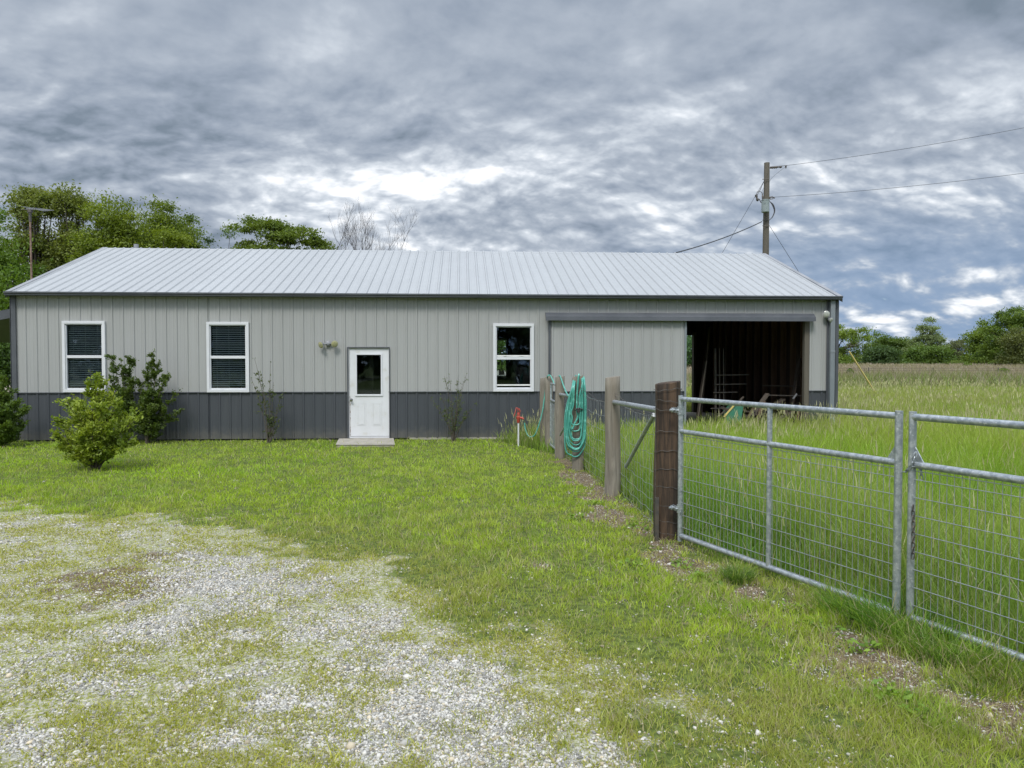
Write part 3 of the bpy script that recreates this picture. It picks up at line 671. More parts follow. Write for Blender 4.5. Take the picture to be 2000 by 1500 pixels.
# trims
ct = MB(); ct.box(XL-.02, cxl, D-.045, D-.0205, .02, ZE-.086); ct.box(XL-.025, XL-.001, D-.045, D+.12, .02, ZE-.086); ct.build('corner_trim', M['trim'], B, bevel=.003)
ct = MB(); ct.box(cxr, cxr+.075, D-.045, D-.0205, .02, ZE-.086); ct.box(at(1630, 700, D)[0], XR+.012, D-.045, D-.0205, .02, ZE-.086); ct.box(XR-.012, XR+.012, D-.0205, D+.14, .02, ZE-.086); ct.build('corner_trim', M['trim'], B, bevel=.003)  # first box is a dark strip left of the downspout, then the corner trim
xs0, xs1 = at(1620.5, 700, D-.1)[0], at(1629.5, 700, D-.1)[0]
ds = MB(); ds.box(xs0, xs1, D-.135, D-.05, .45, ZE-.09); ds.box(xs0-.004, xs1+.004, D-.139, D-.046, 1.95, 2.0); ds.bar(((xs0+xs1)/2, D-.09, .46), ((xs0+xs1)/2, D-.20, .28), .1, .08); ds.build('downspout', M['spout'], B, bevel=.006)
zt = MB(); segs = [XL+.05]+[q for a, b, _, _ in cuts for q in (a, b)]+[XR-.03]
for a, b in zip(segs[::2], segs[1::2]): MB().box(a, b, D-.030, D-.0005, ZW-.012, ZW+.006).build('wainscot_trim', M['trim'], B)
for a, b in ((at(800, 860, D)[0], xo0), (xo1, XR-.05)): MB().box(a, b, D-.012, D+.05, -.25, .035).build('foundation', M['conc'], B)
MB().box(XL+.1, XR-.1, D+.052, YB-.12, -.2, -.0).build('floor_slab', M['conc'], B)

# windows
def window(x0, x1, z0, z1, blinds, opened=False):
    f = MB(); y0, y1 = D-.055, D-.0; w = .062; zm = z0+(z1-z0)*(.50 if not opened else .49)
    f.box(x0, x1, y0, y1, z1-w, z1).box(x0, x1, y0, y1, z0, z0+w).box(x0, x0+w, y0, y1, z0+w, z1-w).box(x1-w, x1, y0, y1, z0+w, z1-w)
    # inner stepped frame
    i = w; g = .022
    f.box(x0+i, x1-i, D-.03, D+.03, z1-w-g, z1-w).box(x0+i, x0+i+g, D-.03, D+.03, z0+w, z1-w-g).box(x1-i-g, x1-i, D-.03, D+.03, z0+w, z1-w-g).box(x0+i+g, x1-i-g, D-.03, D+.03, z0+w, z0+w+.03)
    fo = f.build('window', M['white'], B, bevel=.004)
    a, b = x0+i+g, x1-i-g
    MB().box(a, b, D-.028, D+.015, zm-.03, zm+.03).build('meeting_rail', M['white'], fo, bevel=.003)
    if opened:
        s = MB(); MB().box(a, b, D-.015, D+.01, z0+w+.07, z0+w+.10).build('sash', M['blind'], fo); s.box(a, b, D-.015, D+.01, zm+.038, zm+.07)
        for q in (.25, .75): s.box(a+(b-a)*q-.03, a+(b-a)*q+.03, D-.03, D-.016, zm+.05, zm+.065)
        s.build('sash', M['blind'], fo)
    MB().box(a, b, D+.002, D+.006, zm+.03, z1-w-g).build('pane', M['glass'], fo)
    MB().box(a, b, D+.018, D+.022, z0+w+.03, zm-.03).build('pane', M['glass'], fo)
    if blinds:
        s = MB(); z = z1-w-g-.04; k = 0
        while z > z0+w+.04:
            tl = .010+.004*math.sin(k*.7); s.bar((a+.01, D+.06, z+random.uniform(-.002, .002)), (b-.01, D+.06, z+random.uniform(-.003, .003)), .040, .003, up=(0, -.55, 1)); z -= .0475; k += 1
        for q in (.15, .5, .85): s.box(a+(b-a)*q-.002, a+(b-a)*q+.002, D+.045, D+.048, z0+w, z1-w)
        s.build('blind', M['blind'], fo)
    # reveal behind the frame
    r = MB(); r.box(x0+.03, x0+.045, D+.032, D+.12, z0, z1).box(x1-.045, x1-.03, D+.032, D+.12, z0, z1).box(x0+.045, x1-.045, D+.032, D+.12, z0, z0+.04)
    r.build('reveal', M['trimlight'], fo)
window(*WINS[0], True); window(*WINS[1], True); window(*WINS[2], False, True)
# office room behind the left windows and the door
pr = MB(); px_ = at(1052, 700, D)[0]
pr.box(px_-.05, px_+.05, D+.08, YB-.12, 0, 3.2); pr.box(WINS[1][1]+2.6, WINS[1][1]+2.68, D+.3, D+5.5, 0, 3.1); pr.build('partition', M['innerboard'], B)

# entry door
lx0, lx1 = at(682.5, 700, D)[0], at(759.5, 700, D)[0]; lz1, lz0 = at(720, 680.8, D)[1], .075
tr = MB(); e = .035
tr.box(xd0, lx0-.012, D-.05, D, .03, zd1).box(lx1+.006, xd1, D-.05, D, .03, zd1).box(lx0-.012, lx1+.006, D-.05, D, lz1+.012, zd1); trd = tr.build('door_trim', M['trim'], B, bevel=.003)
dj = MB(); dj.box(lx0-.0118, lx0, D-.035, D+.05, .04, lz1+.0118).box(lx1, lx1+.0058, D-.035, D+.05, .04, lz1+.0118).box(lx0, lx1, D-.02, D+.05, lz1+.004, lz1+.0118); dj.box(lx0, lx1, D-.03, D+.05, .035, .066); dj.build('door_jamb', M['doorwhite'], B)
gx0, gx1 = at(694.5, 700, D)[0], at(746.5, 700, D)[0]; gz1, gz0 = at(720, 690.5, D)[1], at(720, 772.5, D)[1]
dl = MB(); yf, yb = D-.012, D+.03
dl.box(lx0+.003, gx0, yf, yb, lz0, lz1).box(gx1, lx1-.003, yf, yb, lz0, lz1).box(gx0, gx1, yf, yb, gz1, lz1).box(gx0, gx1, yf, yb, lz0, gz0)
def panel(px0, px1, py0, py1):
    a, b, c, d = rect(px0, px1, py0, py1); g = .016
    dl.box(a, b, yf-.004, yf-.0005, d-g, d).box(a, b, yf-.004, yf-.0005, c, c+g).box(a, a+g, yf-.004, yf-.0005, c+g, d-g).box(b-g, b, yf-.004, yf-.0005, c+g, d-g)
    dl.box(a+.03, b-.03, yf-.006, yf-.0005, c+.03, d-.03)
panel(698, 715, 787, 831); panel(727.5, 745, 787, 831)
dob = dl.build('entry_door', M['doorwhite'], B, bevel=.0015)
gf = MB(); q = .03
gf.box(gx0-.005, gx1+.005, D-.028, yf-.0005, gz1-q, gz1+.005).box(gx0-.012, gx1+.012, D-.032, yf-.0005, gz0-.01, gz0+q).box(gx0-.005, gx0+q, D-.028, yf-.0005, gz0+q, gz1-q).box(gx1-q, gx1+.005, D-.028, yf-.0005, gz0+q, gz1-q); gf.build('glass_frame', M['white'], dob, bevel=.002)
MB().box(gx0+.001, gx1-.001, D-.008, D-.004, gz0+.001, gz1-.001).build('pane', M['glass'], dob)
kx, kz = at(686.3, 781, D); kn = MB(); kn.lathe((kx, yf, kz), (0, -1, 0), [(0, .034), (.008, .034), (.01, .013), (.04, .013), (.045, .026), (.06, .031), (.075, .026), (.08, .008)]); kn.build('door_knob', M['chrome'], dob, smooth=True)
chips = MB()
for i in range(26):
    zz = random.uniform(.08, .95)**1.0*.95; a = lx0+.006; chips.box(a, a+random.uniform(.004, .014), yf-.0016, yf-.0004, .09+i*.034, .09+i*.034+.034)
chips.build('chipped_edge', M['rust'], dob)

# sliding door with its track hood
sx0, sx1 = at(1073, 700, D-.07)[0], at(1338, 700, D-.07)[0]; sz1 = at(1200, 620, D-.07)[1]
sd = MB(); ribbed(sd, (0, D-.075, 0), (1, 0, 0), (0, 0, 1), (0, -1, 0), sx0, sx1, .05, sz1, phase=at(1098.5, 700, D-.07)[0]); sd.box(sx0, sx1, D-.070, D-.035, .05, sz1)
sdo = sd.build('sliding_door', M['wall'], B)
s2 = MB(); ribbed(s2, (0, D-.0755, 0), (1, 0, 0), (0, 0, 1), (0, -1, 0), sx0, sx1, .05, ZW-.01, phase=at(1098.5, 700, D-.07)[0]); s2.box(sx0+.005, sx1-.005, D-.10, D-.078, ZW-.012, ZW+.005); s2.build('lower_panel', M['wain'], sdo)
s3 = MB(); s3.box(sx0-.02, sx0+.025, D-.11, D-.03, .04, sz1); s3.build('edge_trim', M['trim'], sdo)
s3 = MB(); s3.box(sx1-.02, sx1+.025, D-.105, D-.03, .04, sz1); s3.build('edge_trim', M['spout'], sdo)
hx0, hx1 = at(1066, 620, D-.2)[0], at(1594, 620, D-.2)[0]; hz1, hz0 = at(1300, 612, D-.05)[1]+.0, at(1300, 626.5, D-.2)[1]
hd = MB(); pr_ = [(D-.02, hz1+.01), (D-.10, hz1), (D-.19, hz0+.09), (D-.20, hz0), (D-.185, hz0), (D-.175, hz0+.085)]
V = [(xx, a, b) for xx in (hx0, hx1) for a, b in pr_]; n = len(pr_)
hd.add(V, [(i, i+1, n+i+1, n+i) for i in range(n-1)]+[tuple(range(n))[::-1], tuple(range(n, 2*n))]); hd.build('track_hood', M['trim'], B)

# jamb posts and interior studs
jp = MB(); jx = at(1577, 700, D+.1)[0]; jp.box(xo1-.115, xo1-.004, D+.004, D+.12, 0, zo1+.1); jp.build('door_post', M['polewood'], B)
MB().box(xo0-.1, xo0-.0, D+.004, D+.12, 0, zo1+.1).build('door_post', M['polewood'], B)
MB().box(xb1-.002, xb1+.09, YB-.22, YB-.102, 0, zbt+.1).build('door_post', M['polewood'], B)
MB().box(xo0-.5, XR-.12, D+.004, D+.09, zo1+.1, zo1+.35).build('header_beam', M['innerboard'], B)
sb_ = MB(); sb_.box(XR-.10, XR-.045, D+.06, YB-.101, 0, 3.3); sb_.build('inner_lining', M['innerboard'], B)
st0 = None
for i in range(14):
    y = D+.75+i*.61
    m_ = MB(); m_.box(XR-.25, XR-.101, y, y+.045, 0, 3.1)
    if i == 0: st0 = m_.build('stud', M['stud'], B)
    else: c = st0.copy(); COL.objects.link(c); c.parent = B; c.location = (0, i*.61, 0)
for i in range(8):
    x = xb1+.35+i*.68
    if x < XR-.3: MB().box(x, x+.045, YB-.25, YB-.101, 0, 3.1).build('stud', M['stud'], B)

# flood lights
def flood(px, py, heads, yel):
    cx, cz = at(px, py, D-.03); b = MB(); b.lathe((cx, D-.02, cz), (0, -1, 0), [(0, .058), (.03, .058), (.05, .045), (.055, .01)], 20)
    o = b.build('security_light', M['trimlight'], B, smooth=True)
    for hx, hy, r, aim in heads:
        x, z = at(hx, hy, D-.1); l = MB(); dd = Vector(aim).normalized(); c = Vector((x, D-.13, z))
        l.tube([(cx, D-.06, cz), tuple(c-dd*.06)], .014, 8); l.lathe(c-dd*.07, dd, [(0, .02), (.02, .028), (.05, r*.75), (.085, r*.98), (.09, r)], 20); l.build('lamp_housing', M['trimlight'], o, smooth=True)
        g = MB(); g.lathe(c+dd*.0205, dd, [(0, r*.97), (.008, r*.8), (.013, r*.4), (.014, .002)], 20); g.build('lens', yel, o, smooth=True)
flood(641, 671, [(628, 673.5, .075, (-.55, -.7, -.25)), (653.5, 671.5, .078, (.35, -.9, -.2))], M['lampyel'])
flood(1617, 619, [(1612.5, 613.5, .075, (-.1, -1, -.05)), (1621, 625, .058, (.4, -.8, -.3))], M['lampglass'])
# vent pipe behind the ridge
vx, _ = at(266, 480, D+WH+.8); v = MB(); v.lathe((vx, D+WH+.8, ZR-.25), (0, 0, 1), [(0, .065), (.50, .065), (.50, .055), (.40, .05)], 16); v.build('vent_pipe', M['trimlight'], B, smooth=True)
v = MB(); vx2, _ = at(276, 480, D+WH+1.2); v.lathe((vx2, D+WH+1.2, ZR-.3), (0, 0, 1), [(0, .03), (.42, .03), (.42, .06), (.47, .05)], 12); v.build('vent_pipe', M['trimlight'], B, smooth=True)
# lean-to on the left end
lt = MB(); z1a = at(18, 600, D+.4)[1]; z1b = z1a-.16
def slab(y0, y1, t0, t1): lt.add([(x, y, z) for x, zz in ((XL-.03, z1a), (XL-3.2, z1a-.62)) for y in (y0, y1) for z in (zz-t0, zz-t1)], [(0, 1, 3, 2), (4, 6, 7, 5), (0, 4, 5, 1), (2, 3, 7, 6), (0, 2, 6, 4), (1, 5, 7, 3)])
slab(D+.35, D+.40, 0, .20); slab(D+.405, D+8, .0, .05)
lt.build('lean_to_roof', M['trim'], B)
MB().box(XL-.24, XL-.10, D+.55, D+.69, 0, z1a-.2).build('lean_to_post', M['trim'], B); MB().box(XL-3.0, XL-2.86, D+.55, D+.69, 0, z1a-.75).build('lean_to_post', M['trim'], B)

# step in front of the door
s = MB(); a, b = at(664, 860, D)[0], at(768, 860, D)[0]; c, e = gnd(657, 868, .05), gnd(770, 868, .05)
s.add([(a, D-.05, -.1), (b, D-.05, -.1), (e[0], e[1], -.1), (c[0], c[1], -.1), (a, D-.05, .03), (b, D-.05, .03), (e[0], e[1], .045), (c[0], c[1], .045)], [(4, 7, 6, 5), (0, 1, 5, 4), (1, 2, 6, 5), (2, 3, 7, 6), (3, 0, 4, 7), (0, 3, 2, 1)])
st = s.build('concrete_step', M['conc'], None, bevel=.015); tag(st, 'small pale concrete slab step in front of the white door', 'step')

# ---------------------------------------------------------------- fence
FN = thing('wire_fence', (FENCE[4][0], FENCE[4][1], 0), 'wooden post and woven wire fence running from the building to the gates', 'fence')
def fpost(px, pyb, pyt, wpx, mat, tilt=0.0, label=None, base_back=.0):
    x, y = gnd(px, pyb); d = math.hypot(x, y); y += wpx/FPX*d/2; r = wpx/FPX*np.dot(np.array([x, y, 0]), FWD)/2; zt = CAMH+(ray(px, pyt)[2]/ray(px, pyt)[1])*y
    m = MB(); pts = []; rr = []; seg = 20
    N = 14
    for i in range(N):
        q = i/(N-1); pts.append((x+tilt*q+.006*math.sin(q*7+px), y+.006*math.cos(q*5+px), -.3+(zt+.3)*q)); rr.append(r*(1.07-.1*q+.015*math.sin(q*11+px)))
    pts.append((pts[-1][0], pts[-1][1], zt+.006)); rr.append(r*.90)
    m.tube(pts, rr, seg); o = m.build('fence_post', mat, FN, smooth=True)
    # uneven sawn top
    me = o.data
    for vtx in me.vertices:
        if vtx.co.z > zt-.02: vtx.co.z += (vtx.co.x+FN.location.x-x)*random.uniform(.12, .16)+random.uniform(-.002, .002)
    if label: o['label'] = label
    return x, y, r, zt
PF = fpost(1309, 1056, 748, 50, M['postbrown'], 0, 'thick dark brown post with wire wrapped round it, beside the gate')
PE = fpost(1199, 969, 737, 30, M['postgrey'])
PD = fpost(1130, 918, 735, 22, M['postgrey'])
PC = fpost(1094, 896, 736, 19, M['postgrey'])
PBx = fpost(1073, 880, 735.5, 16, M['postgrey'])
PA = fpost(1061.5, 872, 738.5, 13, M['postgrey'])
def on_line(P, Q, t, z): return (P[0]+(Q[0]-P[0])*t, P[1]+(Q[1]-P[1])*t, z)
def rail(P, Q, z0, z1, r, name='brace_rail'):
    m = MB(); m.tube([on_line(P, Q, 0, z0), on_line(P, Q, 1, z1)], r, 14); m.build(name, M['galv'], FN, smooth=True)
zEr = at(1200, 785, PE[1]-.05)[1]; zFr = at(1285, 803, PF[1]-.05)[1]
rail((PE[0], PE[1]-PE[2]+.0), (PF[0]-.05, PF[1]+.05), zEr, zFr, .030)
zDr = at(1122, 777, PD[1])[1]; rail((PC[0], PC[1]-PC[2]), PD, at(1093, 770, PC[1])[1], zDr, .028)
# slanting braces, one end driven into the field side
bx, bz = at(1223, 905, 9.3); m = MB(); m.tube([(PF[0]-.10, PF[1]+.14, zFr-.05), (bx+.02, 9.3, bz), (bx+.02-.02, 9.34, bz-.05)], .022, 12); m.build('brace_rail', M['galv'], FN, smooth=True)
bx, bz = at(1094, 850, 13.6); m = MB(); m.tube([(PD[0]-.05, PD[1]+.12, .95), (bx, 13.6, bz)], .018, 10); m.build('brace_rail', M['galv'], FN, smooth=True)
# woven wire, sagging between posts
def woven(P, Q, zt, sag=.05, off=.0, n=8, slack=False):
    L = math.hypot(P[0]-Q[0], P[1]-Q[1]); hs = [0, .10, .21, .34, .48, .64, .82, 1.0][:n]; m = MB()
    for i, h in enumerate(hs):
        z = .06+h*(zt-.06); pts = []
        for k in range(13):
            t = k/12; s = sag*4*t*(1-t)*(.4+.6*h); w = .010*math.sin(k*2.3+i*1.7)
            pts.append((P[0]+(Q[0]-P[0])*t+w+off, P[1]+(Q[1]-P[1])*t, z-s+w*.5))
        m.tube(pts, .0022, 4, False)
    for k in range(1, int(L/.16)):
        t = k*.16/L; w = .012*math.sin(k*1.9); s = sag*4*t*(1-t); m.tube([(P[0]+(Q[0]-P[0])*t+off+w, P[1]+(Q[1]-P[1])*t, .06), (P[0]+(Q[0]-P[0])*t+off-w, P[1]+(Q[1]-P[1])*t, zt-s)], .0017, 4, False)
    return m.build('woven_wire', M['wire'], FN)
woven((PE[0]+PE[2], PE[1]), (PF[0]-.02, PF[1]+PF[2]), 1.22, .07); woven((PD[0]+PD[2], PD[1]), (PE[0]+PE[2], PE[1]), 1.22, .05); woven((PC[0]+PC[2], PC[1]), (PD[0]+PD[2], PD[1]), 1.2, .03)
# loose top strands
m = MB()
for k, (za, zb) in enumerate(((1.34, 1.17), (1.30, 1.13), (1.36, 1.20))):
    for P, Q in (((PE[0], PE[1]), (PF[0]-.1, PF[1]+.1)), ((PD[0], PD[1]), (PE[0], PE[1]))):
        m.tube([(P[0]+(Q[0]-P[0])*t+.02*math.sin(9*t+k), P[1]+(Q[1]-P[1])*t, za+(zb-za)*t+.03*math.sin(t*11+k*2)-.05*math.sin(3.14*t)) for t in np.linspace(0, 1, 14)], .0025, 4, False)
m.build('loose_wire', M['oldwire'], FN)
# wire wound round the gate post
m = MB()
for z in (1.475, 1.36, 1.285, 1.06, .87, .69, .515, .345, .185, .07):
    ph = random.uniform(0, 6)
    m.tube([(PF[0]+math.cos(a)*(PF[2]*1.045+.003), PF[1]+math.sin(a)*(PF[2]*1.045+.003), z+.012*math.sin(a*2+ph)+.006*math.sin(a*7+ph)) for a in np.linspace(math.pi*.95, math.pi*2.2, 22)], .0028, 5, False)
for a0 in (3.5,):
    m.tube([(PF[0]+math.cos(a0+.02*math.sin(z*9))*(PF[2]*1.06+.003), PF[1]+math.sin(a0+.02*math.sin(z*9))*(PF[2]*1.06+.003), z) for z in np.linspace(.05, 1.36, 14)], .0032, 5, False)
m.build('wrapped_wire', M['oldwire'], FN)
m = MB(); fx0 = PF[0]-PF[2]-.02; m.box(fx0, fx0+.035, PF[1]-.12, PF[1]-.09, -.1, .42); m.build('steel_stake', M['iron'], FN)

# ---------------------------------------------------------------- gates
def farm_gate(A, Bp, z0, H, label, hinge=None, latch=None, both=False, open_end=False):
    A, Bp = np.array(A), np.array(Bp); u = (Bp-A)/np.linalg.norm(Bp-A); L = np.linalg.norm(Bp-A)
    g = thing('farm_gate', (A[0], A[1], 0), label, 'gate', 'galvanised gates across the field entrance')
    P = lambda s, z: (A[0]+u[0]*s, A[1]+u[1]*s, z0+z)
    r = .0235; mz = H*.76
    for s_, rr_ in ((0, r), (L, r*1.06)):
        f = MB(); f.tube([P(s_, -.04), P(s_, H+.022)], rr_, 16); f.build('end_upright', M['galv'], g, smooth=True)
    for z in (H-.012, mz, .012):
        q = MB(); q.tube([P(.0, z), P(L, z)], r*.96, 16); q.build('rail', M['galv'], g, smooth=True)
    q = MB(); q.tube([P(L*.5, .0), P(L*.5, H)], .021, 14); q.build('middle_upright', M['galv'], g, smooth=True)
    # weld beads and corner plates
    nrm = np.array([-u[1], u[0]])
    w = MB(); z = .10
    offx, offy = nrm*.006
    while z < mz-.05:
        a, b = P(.01, z), P(L-.01, z); w.tube([(a[0]-offx, a[1]-offy, a[2]), (b[0]-offx, b[1]-offy, b[2])], .0026, 6, False); z += .1165
    s = .05
    while s < L-.03:
        a, b = P(s, .02), P(s, mz-.01); w.tube([a, b], .0021, 5, False); s += .0508
    for zz in (.037, mz-.04): w.tube([P(.01, zz), P(L-.01, zz)], .0026, 6, False)
    w.build('mesh_panel', M['wire'], g)
    c = MB()
    for s0, sg in ((0, 1), (L, -1)):
        if (s0 == 0 and latch == 'start') or (s0 > 0 and latch == 'end'):
            a, b, d = P(s0+sg*.02, mz+.12), P(s0+sg*.02, mz), P(s0+sg*.10, mz); t = nrm*.004
            V = [(p[0]+k*t[0], p[1]+k*t[1], p[2]) for k in (-1, 1) for p in (a, b, d)]
            c.add(V, [(0, 1, 2), (3, 5, 4), (0, 3, 4, 1), (1, 4, 5, 2), (2, 5, 3, 0)])
    if c.n: c.build('corner_plate', M['galv'], g)
    if hinge is not None:
        for zz in (H-.12, .27):
            h = MB(); p = np.array(P(0, zz)); q = np.array((hinge[0], hinge[1], p[2])); dv = (q-p)/np.linalg.norm(q-p)
            h.lathe(p-np.array([0, 0, .04]), (0, 0, 1), [(0, .031), (.08, .031)], 14)
            sd_ = np.array([-dv[1], dv[0], 0]); sd_ = sd_ if sd_[1] < 0 else -sd_
            e = p+sd_*.035; h.tube([tuple(p-sd_*.03), tuple(p+sd_*.05)], .011, 10)
            b2 = p+sd_*.03; f2 = q+sd_*.05-dv*(.02); h.bar(tuple(b2), tuple(b2+dv*.10), .007, .05); h.lathe(tuple(b2+dv*.07-sd_*.03), tuple(sd_), [(0, .012), (.05, .012), (.05, .024), (.062, .024), (.066, .012), (.08, .012)], 10)
            h.tube([tuple(p), tuple(p+dv*.16)], .010, 8)
            h.build('hinge', M['galv'], g, smooth=True)
    return g
farm_gate(G1A, G1B, .075, 1.33, 'galvanised tube and wire mesh gate hinged on the dark brown post', hinge=(PF[0], PF[1]), latch='end')
g2 = farm_gate(G2A, G2B, .075, 1.33, 'nearer galvanised tube and mesh gate, cut by the photo edge, with chain', latch='start')
# chain
def chain(pts, lk=.032, r=.0032):
    m = MB(); P = [Vector(p) for p in pts]; d = []; acc = 0
    i = 0; cur = P[0]; k = 0; pos = [cur.copy()]
    while i < len(P)-1:
        seg = P[i+1]-cur
        if seg.length >= lk: cur = cur+seg.normalized()*lk; pos.append(cur.copy())
        else: i += 1
    for k, (a, b) in enumerate(zip(pos[:-1], pos[1:])):
        dv = (b-a).normalized(); up = Vector((0, 0, 1)) if abs(dv.z) < .8 else Vector((.8, .6, 0)); s = dv.cross(up).normalized(); t = dv.cross(s)
        s = s if k % 2 else t; c = (a+b)/2; hl = lk*.66; hw = lk*.30
        m.tube([tuple(c+dv*math.cos(q)*hl+s*math.sin(q)*hw) for q in np.linspace(0, 2*math.pi, 13)], r, 5, False)
    return m
gu = _g; sidev = np.array([gu[1], -gu[0]]);  sidev = sidev if sidev[1] < 0 else -sidev
cz = .075+1.33*.76
ga = np.array(G1B); gb = np.array(G2A); n3 = lambda p, z, o=0., a=0.: (p[0]+sidev[0]*o+gu[0]*a, p[1]+sidev[1]*o+gu[1]*a, z)
ch = chain([n3(ga, cz-.06, -.03, -.02), n3(ga, cz-.065, -.01, .04), n3(gb, cz-.05, .0, -.03), n3(gb, cz-.03, .032, .0), n3(gb, cz+.02, .030, .04), n3(gb, cz+.10, .02, .045), n3(gb, cz+.03, .034, .03), n3(gb, cz-.04, .034, .02), n3(gb, cz+.0, -.03, .04), n3(gb, cz-.12, -.03, .05)])
tag(ch.build('chain', M['galv'], None), 'short steel chain looped round both gate uprights', 'chain')
ch = chain([n3(gb, cz-.26, .028, .035), n3(gb, cz-.42, .030, .045), n3(gb, cz-.62, .028, .04)], .034, .0038)
tag(ch.build('chain', M['iron'], None), 'dark chain end hanging down beside the near gate upright', 'chain')
# post carrying the nearer gate, out of frame
m = MB(); m.tube([(GB[0], GB[1], -.3), (GB[0], GB[1], 1.5)], .12, 16)
go = m.build('gate_post', M['postbrown'], None, smooth=True); tag(go, 'dark wooden post carrying the nearer gate beyond the photo edge', 'post')

# small walk-through gate between the far posts
wg = thing('walk_gate', (PBx[0], PBx[1], 0), 'narrow galvanised walk-through gate between weathered posts near the wall', 'gate')
fx = MB(); P0 = np.array([PBx[0]+.02, PBx[1]-.15]); P1 = np.array([PC[0]-.02, PC[1]+.15])
Pz = lambda t, z: (P0[0]+(P1[0]-P0[0])*t, P0[1]+(P1[1]-P0[1])*t, z)
for z in (.12, 1.32): fx.tube([Pz(0, z), Pz(1, z)], .02, 12)
for t in (0, 1): fx.tube([Pz(t, .12), Pz(t, 1.32)], .02, 12)
fx.tube([Pz(0, 1.0), Pz(1, 1.0)], .02, 12); fx.build('gate_frame', M['galv'], wg, smooth=True)
fx = MB()
for z in np.arange(.22, 1.0, .1): fx.tube([Pz(0, z), Pz(1, z)], .0024, 5, False)
for t in np.arange(.05, 1.0, .045): fx.tube([Pz(t, .12), Pz(t, 1.0)], .0022, 5, False)
fx.build('mesh_panel', M['wire'], wg)

# ---------------------------------------------------------------- yard hydrant and hose
hx, hy = gnd(1012.5, 871); hy = min(hy, D-.45); hz = lambda py: at(1012, py, hy)[1]
hx = at(1012.5, 850, hy)[0]
H_ = thing('yard_hydrant', (hx, hy, 0), 'red headed yard hydrant on a pale pipe near the wall', 'hydrant')
m = MB(); m.tube([(hx, hy, -.1), (hx, hy, hz(822))], .017, 12); m.build('pipe', M['white'], H_, smooth=True)
m = MB(); zb = hz(826); m.lathe((hx, hy, zb), (0, 0, 1), [(0, .024), (.03, .034), (.07, .034), (.09, .045), (.13, .045), (.14, .03), (.20, .026), (.21, .012)], 14)
m.tube([(hx, hy, zb+.11), (hx+.07, hy-.02, zb+.105), (hx+.105, hy-.03, zb+.08)], [.026, .024, .022], 10); m.build('head', M['red'], H_, smooth=True)
m = MB(); zt = zb+.19
m.tube([(hx-.0, hy, zt), (hx-.02, hy, zt+.11)], .008, 8); m.tube([(hx+.03, hy, zt-.02), (hx+.025, hy, zt+.10), (hx-.045, hy, zt+.13), (hx-.07, hy-.02, zt+.02), (hx-.10, hy-.03, zt-.05)], .009, 8); m.tube([(hx-.045, hy, zt+.13), (hx+.05, hy-.02, zt+.05)], .007, 8)
m.build('handle', M['red'], H_, smooth=True)

def P3(px, py, y): x, z = at(px, py, y); return (x, y, z)
def spline(pts, n=10):
    P = [Vector(p) for p in pts]; P = [P[0]*2-P[1]]+P+[P[-1]*2-P[-2]]; out = []
    for i in range(1, len(P)-2):
        for k in range(n):
            t = k/n; out.append(tuple(.5*((2*P[i])+(-P[i-1]+P[i+1])*t+(2*P[i-1]-5*P[i]+4*P[i+1]-P[i+2])*t*t+(-P[i-1]+3*P[i]-3*P[i+1]+P[i+2])*t**3)))
    out.append(tuple(P[-2])); return out
hs = thing('garden_hose', (PD[0], PD[1], 0), 'turquoise green garden hose coiled over a grey fence post', 'hose')
yA = PA[1]-PA[2]-.03; yC = PC[1]-.0; r = .0125
lead = [P3(1024.5, 826, hy-.02), P3(1026, 838, hy-.05), P3(1031, 850, hy-.1), P3(1038.5, 853, hy-.15), P3(1046, 847, hy-.2), P3(1054, 825, yA-.05), P3(1060, 800, yA-.03), P3(1064, 770, yA-.0), P3(1066, 748, yA), P3(1069, 736, PBx[1]-.1), P3(1074, 733, PBx[1]-.15), P3(1079, 741, PBx[1]-.35), P3(1084, 752, PBx[1]-.6), P3(1088, 745, PC[1]+.3), P3(1092, 734.5, PC[1]), P3(1095, 737, PC[1]-.15), P3(1102, 757, PC[1]-.6), P3(1110, 773, PC[1]-1.0), P3(1116, 768, PD[1]+.3), P3(1119, 750, PD[1]+.05), P3(1125, 733, PD[1]-.02)]
m = MB(); m.tube(spline(lead), r, 8); m.build('hose_lead', M['hose'], hs, smooth=True)
m = MB(); yf = PD[1]-PD[2]-.02
#   loops: (left px, right px, bottom px, top-left px, depth offset)
loops = [(1102.5, 1143.5, 892, 1119, 0, 1137), (1106, 1142, 882, 1121, .03, 1138), (1108, 1141, 876, 1122, .045, 1139), (1108.5, 1140, 869, 1120, .02, 1137), (1110.5, 1137, 861, 1121, .055, 1136), (1113, 1136, 858, 1123, .03, 1137), (1112, 1134, 842, 1121, .05, 1136), (1115, 1131, 830, 1123, .065, 1135), (1105, 1143, 878, 1119, .06, 1140)]
for k, (lx, rx, bt_, tl, dz, trx) in enumerate(loops):
    y = yf-dz; cxm = (lx+rx)/2+1.5
    pts = [P3(tl+2, 737, PD[1]+.06), P3(tl-1.5, 756, y-.01), P3(lx+5, 790, y), P3(lx+.5, 825 if bt_ > 850 else 805, y), P3(lx+2.5, bt_-14, y), P3(cxm-8, bt_-2.5, y), P3(cxm, bt_, y), P3(cxm+8, bt_-5, y), P3(rx-1, bt_-25, y), P3(rx+.5, (bt_+770)/2-10, y), P3(rx+.5, 775, y), P3(trx+2, 750, y+.02), P3(trx, 736.5, PD[1]-.02), P3(trx-4, 734+.6*k, PD[1]+.08)]
    m.tube(spline(pts), r, 8)
m.tube(spline([P3(1131, 740, PD[1]), P3(1130.5, 731.5, yf), P3(1129, 745, yf-.02), P3(1127, 770, yf-.03), P3(1126.5, 800, yf-.04), P3(1128, 815, yf-.05), P3(1122, 828, yf-.06), P3(1118, 838, yf-.07)]), r*1.25, 8)
